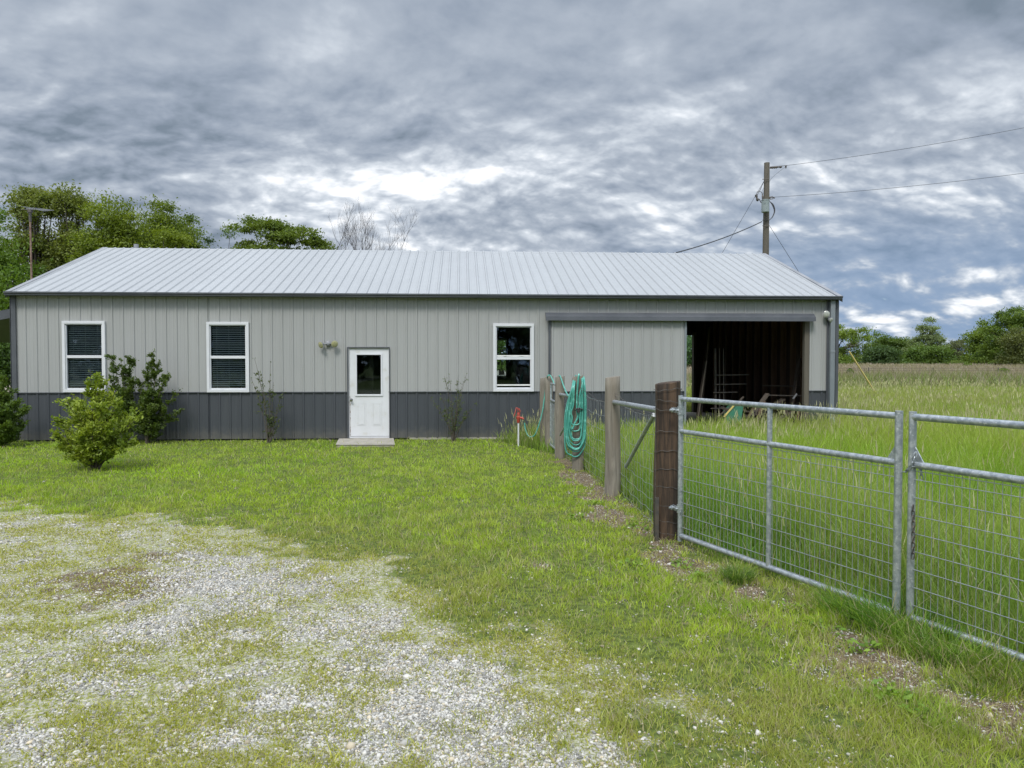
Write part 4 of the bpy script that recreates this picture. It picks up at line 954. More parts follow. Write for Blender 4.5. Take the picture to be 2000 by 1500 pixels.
m.build('coil', M['hose'], hs, smooth=True)
m = MB(); m.tube([P3(1123.5, 802, yf-.075), P3(1127, 798, yf-.09), P3(1132, 797.5, yf-.09), P3(1138, 800, yf-.08)], .011, 8); m.tube([P3(1129, 798, yf-.09), P3(1129.5, 806, yf-.095)], .02, 8); m.build('clamp', M['black'], hs, smooth=True)

# ---------------------------------------------------------------- utility pole, guys and lines
PY = 33.0; ppx = 1495.5; pxx, pzt = at(1497, 318, PY)
U = thing('utility_pole', (pxx, PY, 0), 'wooden utility pole with a small grey transformer behind the roof', 'utility pole')
m = MB(); m.tube([(pxx-.02, PY, -.5), (pxx, PY, 5), (pxx+.02, PY, pzt)], [.165, .145, .118], 18); m.build('pole', M['polewood'], U, smooth=True)
def Q(px, py, y=PY): x, z = at(px, py, y); return (x, y, z)
tx, tz1 = at(1494.5, 390, PY-.3); tz0 = at(1494.5, 415, PY-.3)[1]
m = MB(); m.lathe((tx, PY-.33, tz0), (0, 0, 1), [(0, .15), (.01, .165), (tz1-tz0-.05, .165), (tz1-tz0-.045, .178), (tz1-tz0-.02, .178), (tz1-tz0, .13)], 20); m.box(tx-.1, tx+.1, PY-.2, PY-.12, tz0+.1, tz0+.2)
m.box(tx-.1, tx-.085, PY-.51, PY-.49, tz0+.35, tz0+.4); m.build('transformer', M['xfmr'], U, smooth=True)
m = MB(); m.lathe(Q(1490, 390, PY-.33), (-.1, 0, 1), [(0, .03), (.05, .045), (.08, .03), (.12, .045), (.15, .03), (.25, .02)], 10); m.build('bushing', M['iron'], U, smooth=True); m = MB()
m.tube([Q(1490.5, 378), Q(1485, 374), Q(1479, 374.5), Q(1477, 381)], .012, 6); m.lathe(Q(1476.5, 380), (.3, 0, -1), [(0, .05), (.1, .06), (.12, .03), (.2, .055), (.25, .06), (.3, .03)], 10); m.tube([Q(1480, 389), Q(1483, 389), Q(1486, 395), Q(1488, 396)], .02, 6)
m.build('fuse_cutout', M['iron'], U, smooth=True)
m = MB(); m.tube([Q(1501, 328), Q(1505, 328)], .02, 8); m.lathe(Q(1504, 327.5), (1, 0, .07), [(0, .03), (.04, .06), (.08, .035), (.12, .06), (.16, .035), (.2, .06), (.24, .035), (.28, .06), (.32, .03), (.42, .02), (.44, .05), (.5, .04), (.55, .01)], 10)
m.lathe(Q(1535, 323.5), (0, 0, -1), [(0, .05), (.05, .03), (.1, .03), (.12, .01)], 8); m.tube([Q(1504, 326), Q(1536, 323.3)], .012, 5); m.build('insulator', M['iron'], U, smooth=True); m = MB(); m.tube([Q(1502, 386), Q(1508, 384.5), Q(1513, 387)], .03, 8); m.tube([Q(1502, 386), Q(1505, 389), Q(1510, 388)], .02, 6)
m.build('insulator', M['iron'], U, smooth=True)
m = MB()
for dz in (0, 1.2, 2.6): m.tube(spline([Q(1503, 393), Q(1508+dz, 400), Q(1512+dz*.6, 412), Q(1508+dz*.3, 424), Q(1501, 431)]), .013, 6)
m.tube(spline([Q(1535, 325), Q(1522, 335), Q(1508, 347), Q(1502, 356), Q(1490, 370), Q(1487.5, 379)]), .006, 5)
m.tube([Q(1493, 352, PY-.1), Q(1485, 370), Q(1479, 381)], .012, 6); m.build('jumper_wire', M['cable'], U, smooth=True)
for py in (350, 430, 441): m = MB(); m.tube([Q(1489, py, PY-.18), Q(1503, py, PY-.18)], .016, 6); m.build('bolt', M['iron'], U)
# guys: one to the ground at the left rear, one to the right with its yellow guard
ax, ay = gnd(1716, 781); ay = 35.0; ax, az_ = at(1715, 770, ay); gtop = Vector(Q(1503, 441))
gbot = Vector((ax+.12, ay, -.1)); gd = (gtop-gbot)
m = MB(); m.tube([tuple(gtop), tuple(gbot)], .009, 6); gw = m.build('guy_wire', M['cable'], U)
k0 = at(1712, 766, ay); k1 = at(1657, 687, ay); t0 = .0; t1 = (k1[1]-gbot.z)/gd.z
m = MB(); m.tube([tuple(gbot+gd*.02), tuple(gbot+gd*t1)], .035, 10); m.build('guy_guard', M['yellow'], gw, smooth=True)
gl = Vector(Q(1413, 490, PY+.5)); gt2 = Vector(Q(1492, 354)); dd = gl-gt2; k = gt2.z/(-dd.z)
m = MB(); m.tube([tuple(gt2), tuple(gt2+dd*k)], .009, 6); m.build('guy_wire', M['cable'], U)
MB().tube([(at(1215, 515, YB+.12)[0], YB+.12, 2.6), (at(1215, 515, YB+.12)[0], YB+.12, at(1215, 513, YB+.12)[1])], .03, 10).build('service_mast', M['galv'], B, smooth=True)
def line(name, a, b, sag, r, label, cat, n=30):
    a, b = Vector(a), Vector(b); m = MB(); m.tube([tuple(a+(b-a)*t-Vector((0, 0, sag*4*t*(1-t)))) for t in np.linspace(0, 1, n)], r, 5); o = m.build(name, M['cable'], None); tag(o, label, cat)
line('power_line', Q(1536, 323.3), Q(2330, 178, 30), .25, .0085, 'upper thin power line running right from the pole top', 'power line')
line('power_line', Q(1512, 385), Q(2330, 288, 30), .25, .0085, 'lower thin power line running right from above the transformer', 'power line')
line('service_cable', Q(1488, 433), (at(1215, 515, YB+.12)[0], YB+.12, at(1215, 515, YB+.12)[1]), .22, .022, 'thick dark cable sagging from the pole down behind the roof', 'cable')

# antenna mast left of the roof
AY = 24.0; am = thing('antenna_mast', (at(61, 600, AY)[0], AY, 0), 'rusty mast with a flat aerial standing beyond the left roof slope', 'antenna')
x0_, _ = at(61, 540, AY); zt = at(61, 410, AY)[1]
m = MB(); m.tube([(x0_+.03, AY, -.2), (x0_, AY, zt-.25)], .028, 10); m.build('mast', M['rust'], am, smooth=True)
m = MB(); m.tube([(x0_, AY, zt-.35), (x0_, AY, zt+.02)], .04, 10); m.box(x0_-.05, x0_+.05, AY-.05, AY+.05, zt-.08, zt+.02); m.bar((x0_-.22, AY, zt+.01), (x0_+.1, AY+.1, zt+.03), .03, .02)
m.build('rotator', M['iron'], am)
m = MB(); m.bar((x0_-.1, AY, zt+.03), (x0_+.62, AY-.25, zt-.03), .025, .025)
for k in range(7):
    q = k/6; c = Vector((x0_+.08+.5*q, AY-.22*q, zt+.02-.05*q)); m.tube([tuple(c-Vector((.12, .4-.2*q, 0))), tuple(c+Vector((.12, .4-.2*q, .02)))], .006, 5)
m.build('aerial', M['trimlight'], am)

# ---------------------------------------------------------------- junk stored in the open bay
GY = D+1.3
def plank(a, b, w, t, label, mat='plank', cat='board'):
    m = MB(); m.bar(a, b, w, t); tag(m.build('plank', M[mat], None), label, cat, 'old boards stored in the open bay')
plank(P3(1358, 845, D+.9), P3(1378, 705, D+.9), .14, .03, 'long grey board leaning at the left of the open bay')
plank(P3(1362, 880, D+1.6), P3(1385, 640, D+1.9), .10, .04, 'darker tall board leaning behind the grey one', 'innerboard')
plank(P3(1537, 850, D+1.0), P3(1561, 700, D+1.2), .16, .03, 'dark wide board leaning against the right wall of the bay', 'innerboard')
plank(P3(1462, 822, D+.5), P3(1499, 769, D+.7), .12, .04, 'grey plank rising out of the middle of the scrap pile')
plank(P3(1478, 826, D+.4), P3(1492, 784, D+.6), .09, .03, 'short brown plank in front of the middle of the pile', 'stud')
plank(P3(1400, 815, D+.45), P3(1430, 792, D+.6), .03, .02, 'thin pale lath beside the green box', 'plank')
plank(P3(1515, 830, D+.6), P3(1560, 795, D+.8), .12, .035, 'broad plank lying low at the right of the pile')
plank(P3(1450, 836, D+.35), P3(1475, 790, D+.4), .06, .03, 'pinkish batten just right of the green box', 'stud')
plank(P3(1430, 800, D+.8), P3(1452, 775, D+1.0), .05, .02, 'thin weathered lath above the green box', 'plank')
plank(P3(1552, 860, D+.25), P3(1562, 790, D+.35), .035, .035, 'reddish iron bar standing near the right post', 'rust')
plank(P3(1505, 800, D+1.0), P3(1570, 786, D+1.3), .10, .04, 'dark beam lying across the back of the pile', 'innerboard')
plank(P3(1549, 779, D+.5), P3(1556, 769, D+.5), .05, .02, 'short pale stick end at the right of the pile', 'trimlight')
plank(P3(1470, 815, D+.9), P3(1530, 780, D+1.1), .16, .04, 'wide weathered board at the back of the pile')
plank(P3(1485, 842, D+.3), P3(1530, 812, D+.3), .14, .04, 'weathered board at the front foot of the pile')
for i in range(26):
    a = P3(random.uniform(1445, 1560), random.uniform(812, 850), D+random.uniform(.3, 1.6)); ang = random.uniform(0, 6.28); L = random.uniform(.25, .8)
    m = MB(); m.bar(a, (a[0]+math.cos(ang)*L, a[1]+abs(math.sin(ang))*L*.5, a[2]+random.uniform(-.1, .25)), random.uniform(.05, .14), random.uniform(.02, .05))
    if i == 0: scr = m
    else: scr.v += m.v; scr.f += [tuple(q+scr.n for q in f) for f in m.f]; scr.n += m.n
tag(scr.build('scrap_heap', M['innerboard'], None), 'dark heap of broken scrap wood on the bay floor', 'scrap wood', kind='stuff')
bx0 = P3(1421, 822, D+.25); gb_ = thing('storage_box', (bx0[0], bx0[1], 0), 'tilted green plastic box in front of the scrap pile', 'box')
m = MB(); A_ = np.array(P3(1417, 838, D+.25)); B_ = np.array(P3(1446, 838, D+.25)); C_ = np.array(P3(1452, 793, D+.35)); D_ = np.array(P3(1436, 791, D+.35)); E_ = np.array(P3(1419, 810, D+.3)); dv = np.array([.1, .55, .05])
m.add(list(map(tuple, [A_, B_, C_, D_, E_, A_+dv, B_+dv, C_+dv, D_+dv, E_+dv])), [(0, 1, 2, 3, 4), (9, 8, 7, 6, 5), (0, 5, 6, 1), (1, 6, 7, 2), (2, 7, 8, 3), (3, 8, 9, 4), (4, 9, 5, 0)]); m.build('shell', M['greenbin'], gb_, bevel=.01)
m = MB(); m.bar(tuple(E_+np.array([-.07, -.02, -.05])), tuple(D_+np.array([.0, -.02, .035])), .03, .03); m.build('rim', M['yellow'], gb_)
rk = thing('pipe_rack', (P3(1400, 830, D+1.2)[0], D+1.2, 0), 'dark metal rack of shelves and pipes in the open bay', 'rack')
m = MB()
for px in (1397, 1399, 1406, 1414): m.tube([P3(px, 850, D+1.2), P3(px-1, 680, D+1.2)], .012, 6)
m.build('upright', M['iron'], rk)
for py, a, b in ((733, 1398, 1462), (751, 1395, 1458), (767, 1393, 1440), (798, 1388, 1420)):
    m = MB(); m.tube([P3(a, py, D+1.15), P3(b, py-1, D+1.25)], .014, 6); m.build('shelf_bar', M['iron'], rk)
for a, b, py, dd_ in ((1490, 1562, 753, 1.6), (1496, 1570, 772, 1.0)):
    m = MB(); m.tube([P3(a, py, D+dd_), P3(b, py+1.5, D+dd_)], .016, 6); tag(m.build('metal_pipe', M['iron'], None), 'upper dark pipe lying above the scrap pile' if py < 760 else 'lower dark pipe lying above the scrap pile', 'pipe', 'pipes over the scrap pile')

# ---------------------------------------------------------------- plants
def cards(P, size, col, updir=.35, asp=1.0, dirs=None):
    n = len(P); a = RNG.normal(size=(n, 3)) if dirs is None else dirs+RNG.normal(0, .45, (n, 3)); a /= np.linalg.norm(a, axis=1)[:, None]
    nr = RNG.normal(size=(n, 3))+np.array([0, 0, updir*2]); b = np.cross(nr, a); b /= np.linalg.norm(b, axis=1)[:, None]+1e-9
    s = (size*RNG.uniform(.6, 1.35, n))[:, None]; w = s*.5*asp
    fold = np.cross(a, b)*s*.10
    V = np.stack([P-a*s*.5, P+b*w*.5+fold, P+a*s*.5, P-b*w*.5+fold], 1).reshape(-1, 3); q = np.arange(n)*4
    T = np.concatenate([np.stack([q, q+1, q+2], 1), np.stack([q, q+2, q+3], 1)])
    return V, T, np.repeat(col, 4, 0)
def tree(name, label, x, y, lobes, n, size, ca, cb, trunk_r=.16, ncl=70, crad=.55, seed=1, z0=0.0, group=None, bark='bark', flat=.6, trunk_top=.6, gap=0.0, limb_r=.03, cat='tree'):
    """lobes: (dx, dz centre height, rx, rz)"""
    rg = np.random.default_rng(seed); t = thing(name, (x, y, z0), label, cat, group)
    vol = np.array([l[2]**2*l[3] for l in lobes]); vol = vol/vol.sum(); C = []
    for l, v in zip(lobes, vol):
        k = max(4, int(ncl*v)); d = rg.normal(size=(k, 3)); d /= np.linalg.norm(d, axis=1)[:, None]; r = rg.uniform(.35, 1, k)**.6
        d[:, 2] = np.where(d[:, 2] < -.5, -d[:, 2]*.6, d[:, 2])
        C.append(np.stack([l[0]+d[:, 0]*r*l[2], d[:, 1]*r*l[2]*.9, l[1]+d[:, 2]*r*l[3]], 1))
    C = np.concatenate(C); K = len(C); top = C[:, 2].max()
    idx = rg.integers(0, K, n); sc = rg.uniform(.6, 1.25, K)*crad
    P = C[idx]+rg.normal(size=(n, 3))*sc[idx][:, None]*np.array([.62, .62, .62*flat]); keep = P[:, 2] > .15; P, idx = P[keep], idx[keep]
    cv = rg.random(K); k = np.clip(cv[idx]*.7+rg.random(len(idx))*.3, 0, 1)[:, None]; col = np.array(ca)*(1-k)+np.array(cb)*k; col = col*rg.uniform(.8, 1.2, len(idx))[:, None]
    V, T, Cc = cards(P, size, col); V = V+np.array([x, y, z0]); fast_mesh('crown', V, T, M['leaf'], Cc, parent=t)
    m = MB(); mx = C[:, 0].mean(); th = top*trunk_top; N = 7
    tp = [(x+mx*(i/N)**1.5+.06*math.sin(i*2+seed), y+.06*math.cos(i+seed), z0-.3+(th+.3)*i/N) for i in range(N+1)]
    m.tube(tp, [trunk_r*(1.15-.75*i/N) for i in range(N+1)], 8)
    order = rg.permutation(K)[:min(K, 60)]
    for j in order:
        c = C[j]; h = max(.25*top, min(th, c[2]*.6)); s = max(0, min(1, (h+.3)/(th+.3))); base = np.array([x+mx*s**1.5, y, z0+h]); tip = c+np.array([x, y, z0])
        mid = (base+tip)/2+np.array([(tip-base)[0]*.12, 0, -.08*np.linalg.norm(tip-base)])+rg.normal(0, .08, 3); m.tube([tuple(base), tuple(mid), tuple(tip)], [limb_r*1.4, limb_r, limb_r*.35], 5)
    m.build('trunk', M[bark], t, smooth=True); return t
def wpos(px, y): return at(px, 700, y)[0]
def T(px0, px1, pyt, y, **kw):
    """tree from its extent on the ridge of the picture, crown between px0..px1, top at pyt"""
    xa, xb = wpos(px0, y), wpos(px1, y); top = at((px0+px1)/2, pyt, y)[1]; cx = (xa+xb)/2; w = (xb-xa)/2
    lobes = kw.pop('lobes', None) or [(0, top*.66, w*.85, top*.34), (0, top*.58, w*1.0, top*.30), (-w*.35, top*.45, w*.62, top*.3), (w*.35, top*.42, w*.62, top*.28)]
    lobes = [(l[0], l[1], l[2], l[3]) for l in lobes]
    return tree(kw.pop('name', 'deciduous_tree'), kw.pop('label'), cx, y, lobes, **kw)
GL = 'trees behind the left end of the building'; g1, g2_ = (.10, .145, .012), (.215, .27, .028)
T(-210, 50, 372, 40, label='bright green bushy tree at the left photo edge', n=34000, size=.17, ca=(.065, .125, .012), cb=(.15, .235, .025), ncl=120, crad=.8, seed=3, group=GL, trunk_r=.2)
T(-60, 60, 520, 33, label='low bright green tree below the antenna at the left edge', n=14000, size=.15, ca=(.065, .125, .012), cb=(.15, .235, .025), ncl=60, crad=.6, seed=31, group=GL)
T(-60, 30, 640, 26, label='dark green bush tree seen under the lean-to roof', n=9000, size=.11, ca=(.04, .085, .014), cb=(.09, .15, .03), ncl=50, crad=.5, seed=33, group=GL)
for i, (a, b, tp, sd) in enumerate(((15, 125, 352, 4), (100, 185, 362, 6))):
    xa, xb = wpos(a, 44), wpos(b, 44); top = at(a, tp, 44)[1]; w = (xb-xa)/2
    T(a, b, tp, 44, label=['tall open crowned tree with olive leaves behind the antenna', 'tall open tree with olive leaves just right of the antenna'][i], lobes=[(0, top*.86, w*.85, top*.12), (0, top*.62, w*.95, top*.2), (0, top*.36, w*.9, top*.2)], n=26000, size=.16, ca=(.11, .15, .025), cb=(.23, .26, .055), ncl=90, crad=.50, seed=sd, group=GL, trunk_r=.15, trunk_top=.85, limb_r=.05)
T(152, 298, 378, 42, label='full rounded tree left of the roof ridge end', n=48000, size=.15, ca=g1, cb=g2_, ncl=170, crad=.6, seed=8, group=GL)
T(258, 400, 391, 45, label='dark rounded tree rising behind the vent pipe', n=48000, size=.16, ca=(.075, .12, .013), cb=(.18, .235, .026), ncl=170, crad=.65, seed=9, group=GL)
T(350, 402, 418, 47, label='dark tree edge right of the tree behind the vent pipe', n=13000, size=.15, ca=(.06, .10, .014), cb=(.15, .22, .03), ncl=45, crad=.5, seed=10, group=GL)
T(262, 402, 437, 36, label='low spreading yellow green tree just over the roof ridge', n=40000, size=.13, ca=(.13, .18, .014), cb=(.23, .28, .032), ncl=120, crad=.42, seed=12, group=GL)
T(388, 478, 440, 48, label='small sparse tree between the left grove and the lone round tree', n=9000, size=.15, ca=(.04, .085, .016), cb=(.11, .175, .03), ncl=60, crad=.42, seed=13, group=GL)
xc = wpos(555, 50); 
tree('deciduous_tree', 'lone leafy tree with flat spreading branches over the roof', xc, 50, [(-1.3, 9.7, 1.9, 1.7), (.8, 9.2, 2.1, 1.4), (-.2, 8.1, 3.2, 1.4), (2.3, 8.6, 1.2, 1.1), (-2.7, 8.3, 1.1, 1.0), (0, 6.6, 3.0, 1.2)], 30000, .17, (.075, .12, .013), (.17, .225, .028), ncl=130, crad=.50, seed=15, group=GL, flat=.42, trunk_top=.75)

def bare_tree(px, y, top_px, seed, label, spread=1.0):
    rg = random.Random(seed); x = wpos(px, y); top = at(px, top_px, y)[1]; t = thing('bare_tree', (x, y, 0), label, 'tree', 'bare trees over the roof'); m = MB()
    def grow(p, d, L, r, lev):
        n = 5; pts = [p]; q = Vector(p); dd = Vector(d)
        for i in range(n):
            dd = (dd+Vector((rg.uniform(-.16, .16), rg.uniform(-.16, .16), .07))).normalized(); q = q+dd*L/n; pts.append(tuple(q))
            if lev < 4 and i >= 1:
                for _ in range(2 if lev > 0 else 1):
                    if rg.random() < (.9 if lev < 2 else .5):
                        s = Vector((rg.uniform(-1, 1), rg.uniform(-1, 1), rg.uniform(.1, .6))).normalized(); grow(tuple(q), (dd*.9+s*.75).normalized(), L*rg.uniform(.42, .6), r*.50, lev+1)
        (m if lev else trunk).tube(pts, [r*(1-.13*i) for i in range(n+1)], 5 if lev > 1 else 7, False)
    trunk = MB(); trunk.tube([(x, y, -.3), (x, y, top*.42)], [.16, .11], 8)
    for k in range(4): grow((x, y, top*(.26+.04*k)), (math.cos(k*1.7+seed)*.36*spread, math.sin(k*1.7+seed)*.36, 1), top*.40, .040, 0)
    trunk.build('trunk', M['barkpale'], t); m.build('branches', M['barkpale'], t)
bare_tree(700, 50, 415, 5, 'leafless tree just right of the lone leafy tree'); bare_tree(730, 52, 420, 11, 'leafless many-twigged tree, right one of the bare pair')

# tree line at the right and behind
GR = 'far tree line beyond the dry meadow'
def far(px0, px1, pyt, y, label, ca, cb, seed, n=12000, size=.55, ncl=120, crad=1.35, name='deciduous_tree', lobes=None):
    xa, xb = wpos(px0, y), wpos(px1, y); top = at((px0+px1)/2, pyt, y)[1]-.5; w = (xb-xa)/2; cx = (xa+xb)/2
    lb = lobes(w, top) if lobes else [(0, top*.62, w*.9, top*.40), (-w*.3, top*.3, w*.75, top*.28), (w*.35, top*.28, w*.7, top*.26), (0, top*.12, w*1.15, top*.16)]
    tree(name, label, cx, y, lb, n, size, ca, cb, trunk_r=.3, ncl=ncl, crad=crad, seed=seed, z0=.5, group=GR, limb_r=.1)
a1, b1 = (.085, .145, .018), (.20, .27, .035); a2, b2 = (.045, .085, .028), (.09, .145, .04)
far(1560, 1720, 634, 205, 'round far tree right beside the building corner', a1, b1, 41, 17000)
far(1700, 1775, 654, 212, 'lower rounded far tree right of the corner tree', a1, (.12, .175, .03), 42)
far(1688, 1752, 678, 190, 'dark evergreen looking bush in the far tree line', a2, b2, 43, 9000)
far(1745, 1805, 668, 215, 'olive far tree just left of the tall pointed tree', (.05, .09, .02), (.12, .17, .04), 44, 9000)
far(1772, 1850, 617, 200, 'tall pointed pale far tree standing above the tree line', (.15, .20, .08), (.26, .32, .15), 45, 9500, size=.5, ncl=150, crad=.9, lobes=lambda w, t: [(0, t*.88, w*.28, t*.13), (0, t*.70, w*.55, t*.15), (0, t*.50, w*.85, t*.16), (0, t*.32, w*1.0, t*.14)])
far(1768, 1860, 676, 192, 'bright green low far tree in front of the pointed tree', (.07, .13, .02), (.14, .21, .035), 46, 12000)
far(1838, 1905, 664, 215, 'greyish far tree with thin leaves near the gap', (.09, .11, .05), (.15, .17, .08), 47, 6000, crad=1.0)
far(1885, 1965, 640, 190, 'rising far tree left of the big right hand tree', a1, b1, 48, 15000)
far(1915, 2060, 604, 170, 'big dark green tree at the right photo edge', (.06, .115, .015), (.155, .22, .03), 49, 26000, size=.5)
far(2030, 2250, 585, 165, 'large tree beyond the right photo edge', a1, b1, 50, 15000)
far(1960, 2030, 640, 160, 'olive brown tree in front of the big right edge tree', (.075, .10, .025), (.15, .17, .045), 51, 11000, size=.45)
far(1300, 1420, 650, 120, 'green tree seen through the open bay', (.04, .10, .03), (.09, .17, .05), 52, 9000, size=.4)
far(1420, 1580, 660, 215, 'far tree hidden by the right half of the building', a1, b1, 53, 5000)
far(900, 1060, 640, 90, 'green tree seen through the rear window', (.07, .13, .02), (.14, .21, .035), 54, 8000, size=.35)
# low growth at the foot of the tree line and single bushes in the meadow
for i, (px, pyb, w, h, y, lab) in enumerate(((1962, 745, 26, 16, 66, 'round green bush alone in the dry meadow'), (1870, 716, 36, 8, 180, 'low yellow green bush under the thin leaved tree'), (1740, 752, 26, 9, 62, 'low green patch of bush left of the meadow fence post'), (1660, 742, 12, 18, 62, 'small bush beside the building corner'), (1945, 714, 26, 10, 165, 'small bright bush under the right hand trees'), (1740, 716, 30, 6, 195, 'low scrub at the foot of the dark evergreen bush'), (1890, 722, 14, 6, 150, 'tiny bush standing in the pale meadow'), (1650, 719, 26, 7, 190, 'low scrub at the foot of the corner tree'))):
    x = wpos(px, y); hh = h/FPX*y+.4; ww = w/FPX*y/2
    tree('bush', lab, x, y, [(0, hh*.55, ww, hh*.45)], 1800 if i else 4000, .10+.0015*y, (.10, .16, .025), (.19, .25, .055), trunk_r=.05, ncl=30, crad=ww*.3, seed=60+i, z0=(.0 if y < 100 else .4), group='bushes in the meadow', cat='bush')

# meadow fence
mf = thing('meadow_fence', (wpos(1823, 58), 58, 0), 'thin wire fence on dark steel posts across the dry meadow', 'fence')
for px in (1697, 1823, 1950, 2080, 1570):
    x = wpos(px, 58); MB().bar((x, 58, -.2), (x, 58, 1.28), .05, .05).build('post', M['iron'], mf)
m = MB()
for z in (.5, .8, 1.05, 1.22): m.tube([(wpos(px, 58), 58, z) for px in (1560, 1697, 1823, 1950, 2080)], .008, 4, False)
m.build('strand', M['oldwire'], mf)

def shrub(name, label, px, pyb, stems, nleaf, size, ca, cb, stem_r=.012, spread=.10, seed=1, y=None, cat='bush', low=.25, asp=1.0, twigs=6, bark='bark', group=None):
    """stems: tips (px, py, dy) as seen; leaves follow stems and side twigs"""
    rg = np.random.default_rng(seed)
    if y is None: x, y = gnd(px, pyb)
    else: x = at(px, pyb, y)[0]
    t = thing(name, (x, y, 0), label, cat, group); m = MB(); anchors = []; dirs = []
    for (sx, sz, dy, wgt) in stems:
        tip = np.array(P3(sx, sz, y+dy)); base = np.array([x+rg.uniform(-.04, .04), y+rg.uniform(-.04, .04), -.05]); d = tip-base
        ctrl = base+d*.5+np.array([-d[0]*.18, -d[1]*.18, .10*abs(d[2])]); ts = np.linspace(0, 1, 9)
        pts = [tuple((1-s)**2*base+2*s*(1-s)*ctrl+s*s*tip) for s in ts]; m.tube(pts, [stem_r*(1.1-.85*s) for s in ts], 6)
        L = np.linalg.norm(d)
        for k in range(int(twigs*wgt)):
            s = rg.uniform(low, .97); p = np.array((1-s)**2*base+2*s*(1-s)*ctrl+s*s*tip); dr = rg.normal(size=3); dr[2] = abs(dr[2])*.6+.25; dr /= np.linalg.norm(dr)
            ln = spread*2.4*rg.uniform(.5, 1.2)*(1.2-s*.75); q = p+dr*ln; m.tube([tuple(p), tuple((p+q)/2+np.array([0, 0, .01])), tuple(q)], [stem_r*.4, stem_r*.3, stem_r*.15], 4)
            nn = 5+int(rg.integers(0, 4))
            for j in range(nn): a = p+(q-p)*(.2+.8*j/(nn-1)); anchors.append(a); dirs.append(dr)
        for s in np.linspace(max(low, .45), 1, 7): anchors.append(np.array((1-s)**2*base+2*s*(1-s)*ctrl+s*s*tip)); dirs.append(d/L)
    A = np.array(anchors); Dd = np.array(dirs); i = rg.integers(0, len(A), nleaf); P = A[i]+rg.normal(0, spread*.22, (nleaf, 3)); k = np.clip(rg.random(nleaf)*.5+.5*vnoise(P[:, 0]*4, P[:, 2]*4, seed), 0, 1)[:, None]
    col = (np.array(ca)*(1-k)+np.array(cb)*k)*rg.uniform(.8, 1.2, nleaf)[:, None]
    V, TT, Cc = cards(P, size, col, updir=.3, asp=asp, dirs=Dd[i]*.9); fast_mesh('foliage', V, TT, M['leaf'], Cc, parent=t); m.build('stems', M[bark], t, smooth=True); return t
# bright shrub on the lawn
S1 = [(177, 724, 0, 1.6), (199, 738, .1, 1.2), (190, 765, -.1, 1), (140, 768, .05, 1.0), (130, 782, -.1, 1.2), (110, 818, .1, 1.5), (104, 850, -.1, 1.4), (120, 870, 0, 1.2), (262, 800, .1, 1.5), (268, 818, -.1, 1.5), (255, 850, .1, 1.4), (262, 862, 0, 1.0), (235, 785, 0, 1.3), (225, 765, .15, 1.2), (160, 785, .3, 1.3), (150, 800, -.3, 1.4), (200, 790, -.35, 1.5), (220, 820, -.4, 1.5), (180, 830, -.45, 1.5), (150, 850, -.4, 1.4), (215, 850, .4, 1.4), (170, 800, .4, 1.4), (240, 875, -.2, 1.1), (130, 890, -.2, .8), (205, 880, -.3, .9), (170, 870, -.35, 1.0)]
shrub('garden_shrub', 'bright yellow green shrub standing on the lawn before the left window', 187, 916, S1, 15000, .060, (.11, .18, .016), (.34, .40, .045), spread=.115, seed=2, twigs=12, low=.30, asp=.95)
yw = D-.55
shrub('garden_shrub', 'dark green upright shrub against the wall between the two left windows', 288, 862, [(300, 686, 0, 1.8), (290, 712, .1, 1.4), (330, 728, 0, 1.4), (322, 742, -.1, 1.2), (312, 705, 0, 1), (270, 740, .1, 1.4), (352, 762, .05, .9), (357, 800, 0, .8), (280, 780, -.2, 1.6), (300, 790, -.25, 1.6), (325, 800, -.1, 1.2), (270, 820, -.1, 1.2), (310, 760, .1, 1.6), (292, 760, -.2, 1.6), (310, 830, -.2, 1.2)], 13000, .050, (.04, .08, .012), (.15, .20, .030), spread=.10, seed=5, y=yw, twigs=11, low=.2)
shrub('garden_shrub', 'dense dark green shrub half hidden behind the bright lawn shrub', 248, 862, [(219, 696, 0, 1.6), (254, 697, .1, 1.6), (236, 704, 0, 1.6), (214, 735, 0, 1.4), (262, 740, 0, 1.4), (240, 760, -.15, 1.6), (225, 780, -.1, 1.4), (262, 790, -.1, 1.2), (245, 730, .1, 1.5), (230, 820, -.1, 1.2)], 12500, .050, (.035, .075, .012), (.135, .185, .028), spread=.10, seed=6, y=yw, twigs=12, low=.2)
shrub('garden_shrub', 'green shrub at the left photo edge in front of the corner', 5, 865, [(2, 735, 0, 1.5), (20, 760, .1, 1.5), (35, 785, 0, 1.4), (48, 800, -.1, 1.3), (-20, 745, 0, 1.5), (-40, 780, 0, 1.4), (15, 800, -.3, 1.5), (52, 825, 0, 1.2), (0, 790, -.3, 1.5), (-25, 800, .1, 1.4), (30, 840, -.2, 1.2), (10, 830, -.35, 1.3)], 16000, .052, (.045, .09, .012), (.16, .23, .030), spread=.13, seed=7, y=D-.9, twigs=12, low=.12)
shrub('garden_shrub', 'thin two stemmed shrub with few leaves between window and door', 526, 864, [(497, 700, 0, 1.5), (528, 708, 0, 1.2), (512, 740, 0, 1.2), (490, 738, 0, .9), (534, 746, .05, 1.0), (552, 768, 0, .9), (548, 790, -.05, .9), (535, 810, 0, 1.1), (520, 800, 0, 1), (518, 840, 0, .8), (545, 830, 0, .8)], 900, .042, (.045, .075, .018), (.12, .15, .035), stem_r=.009, spread=.075, seed=8, y=yw+.1, twigs=7, low=.3)
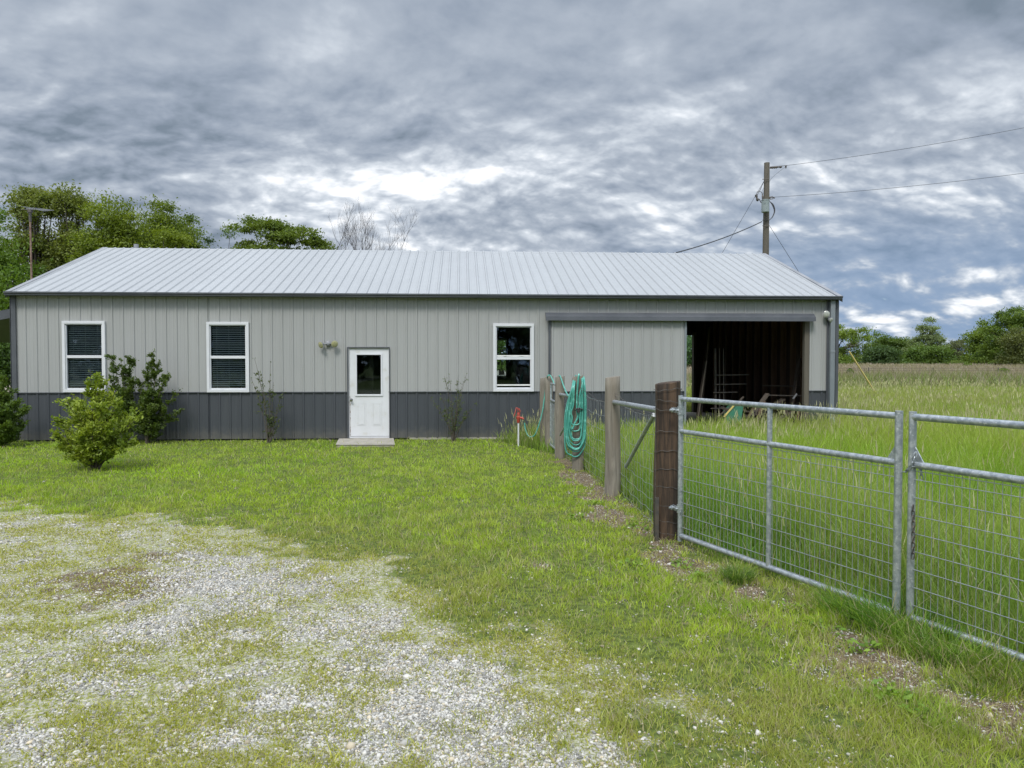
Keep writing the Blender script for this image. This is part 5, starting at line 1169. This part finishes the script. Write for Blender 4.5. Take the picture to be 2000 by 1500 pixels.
shrub('garden_shrub', 'nearly bare fan shaped shrub between the door and the right window', 886, 864, [(868, 735, 0, 1.0), (877, 730, .05, .9), (895, 733, 0, 1.0), (912, 728, 0, .9), (905, 745, 0, 1), (840, 780, 0, 1), (850, 790, .1, .8), (934, 782, 0, .8), (920, 800, 0, 1.2), (902, 770, -.1, 1.6), (880, 790, -.1, 1.6), (895, 800, 0, 1.6), (866, 800, 0, 1.3), (910, 815, -.1, 1.3), (886, 830, 0, 1.3), (862, 770, 0, .9)], 1300, .032, (.055, .085, .018), (.12, .17, .035), stem_r=.008, spread=.08, seed=9, y=yw+.1, twigs=7, low=.35)
# taller tuft and broad leaved weeds by the gate
def clump(px, py, n, h, rad, ca, cb, label, seed, w=.006):
    x, y = gnd(px, py); rg = np.random.default_rng(seed); a = rg.uniform(0, 6.28, n); r = rg.uniform(0, 1, n)**.7*rad
    V, T_, C = blades(x+np.cos(a)*r, y+np.sin(a)*r, h*rg.uniform(.5, 1.1, n), w*np.ones(n), rg.uniform(.3, 1.3, n), tint(n, ca, cb), segs=3, az=a)
    o = fast_mesh('grass_clump', V, T_, M['grass'], C); tag(o, label, 'grass clump', 'grass clumps around the gates')
clump(1442, 1135, 420, .15, .10, (.09, .17, .03), (.15, .23, .05), 'round dark green grass tuft just in front of the hinged gate', 3)
clump(1690, 1200, 500, .24, .28, (.08, .18, .025), (.14, .26, .04), 'arching long grass clump under the free end of the hinged gate', 4, .008)
clump(1775, 1235, 700, .27, .28, (.08, .18, .025), (.14, .26, .04), 'largest arching grass clump below the meeting uprights', 5, .008)
clump(1860, 1285, 420, .20, .22, (.08, .18, .025), (.15, .25, .04), 'grass clump spilling under the nearer gate rail', 6, .008)
clump(1960, 1335, 300, .14, .16, (.11, .19, .03), (.18, .24, .06), 'yellowish grass tuft near the right photo edge', 7)
clump(1905, 1350, 160, .10, .12, (.11, .19, .03), (.18, .24, .06), 'small grass tuft on the bare soil left of the yellowish one', 8)
def leafweeds():
    pts = [(1120, 1015, .12), (1130, 1012, .1), (1250, 1020, .16), (1265, 1035, .14), (1235, 1030, .12), (1215, 980, .14), (1160, 985, .13), (1240, 1105, .14), (1340, 1110, .14), (1330, 1100, .1), (1590, 1220, .14), (1620, 1235, .14), (1560, 1190, .12), (1700, 1265, .12), (1670, 1270, .12), (1725, 1362, .12), (1740, 1358, .1), (1800, 1405, .1), (1780, 1270, .12), (1425, 1125, .1), (1400, 1150, .12), (1370, 1130, .12), (1975, 965, .01)]
    Ps = []; Ds = []
    for px, py, r in pts:
        x, y = gnd(px, py)
        for k in range(26):
            a = RNG.uniform(0, 6.28); q = RNG.uniform(.1, 1)*r; Ps.append((x+math.cos(a)*q, y+math.sin(a)*q, height(np.array(x), np.array(y))+RNG.uniform(.01, .05))); Ds.append((math.cos(a), math.sin(a), .3))
    Ps = np.array(Ps, float); V, T_, C = cards(Ps, .045, tint(len(Ps), (.12, .22, .03), (.22, .32, .05)), updir=1.2, asp=1.1, dirs=np.array(Ds))
    tag(fast_mesh('broadleaf_weeds', V, T_, M['grass'], C), 'low bright broad leaved weeds on the bare strip by the fence', 'weeds', kind='stuff')
leafweeds()

# woodland across the drive, behind the viewer: the windows and the door pane reflect it
def woods():
    n = 26000; x = RNG.uniform(-75, 75, n); top = 9+5*fbm(x, x*0, .12, 4, 77); z = RNG.uniform(0, 1, n)**.8*top; y = -46+RNG.normal(0, 2.2, n)
    V, T_, C = cards(np.stack([x, y, z], 1), 1.1, tint(n, (.03, .06, .015), (.07, .11, .025)), asp=1.3)
    tag(fast_mesh('woodland', V, T_, M['leaf'], C), 'dark wood reflected in the windows and the door pane', 'woodland', kind='stuff')
woods()
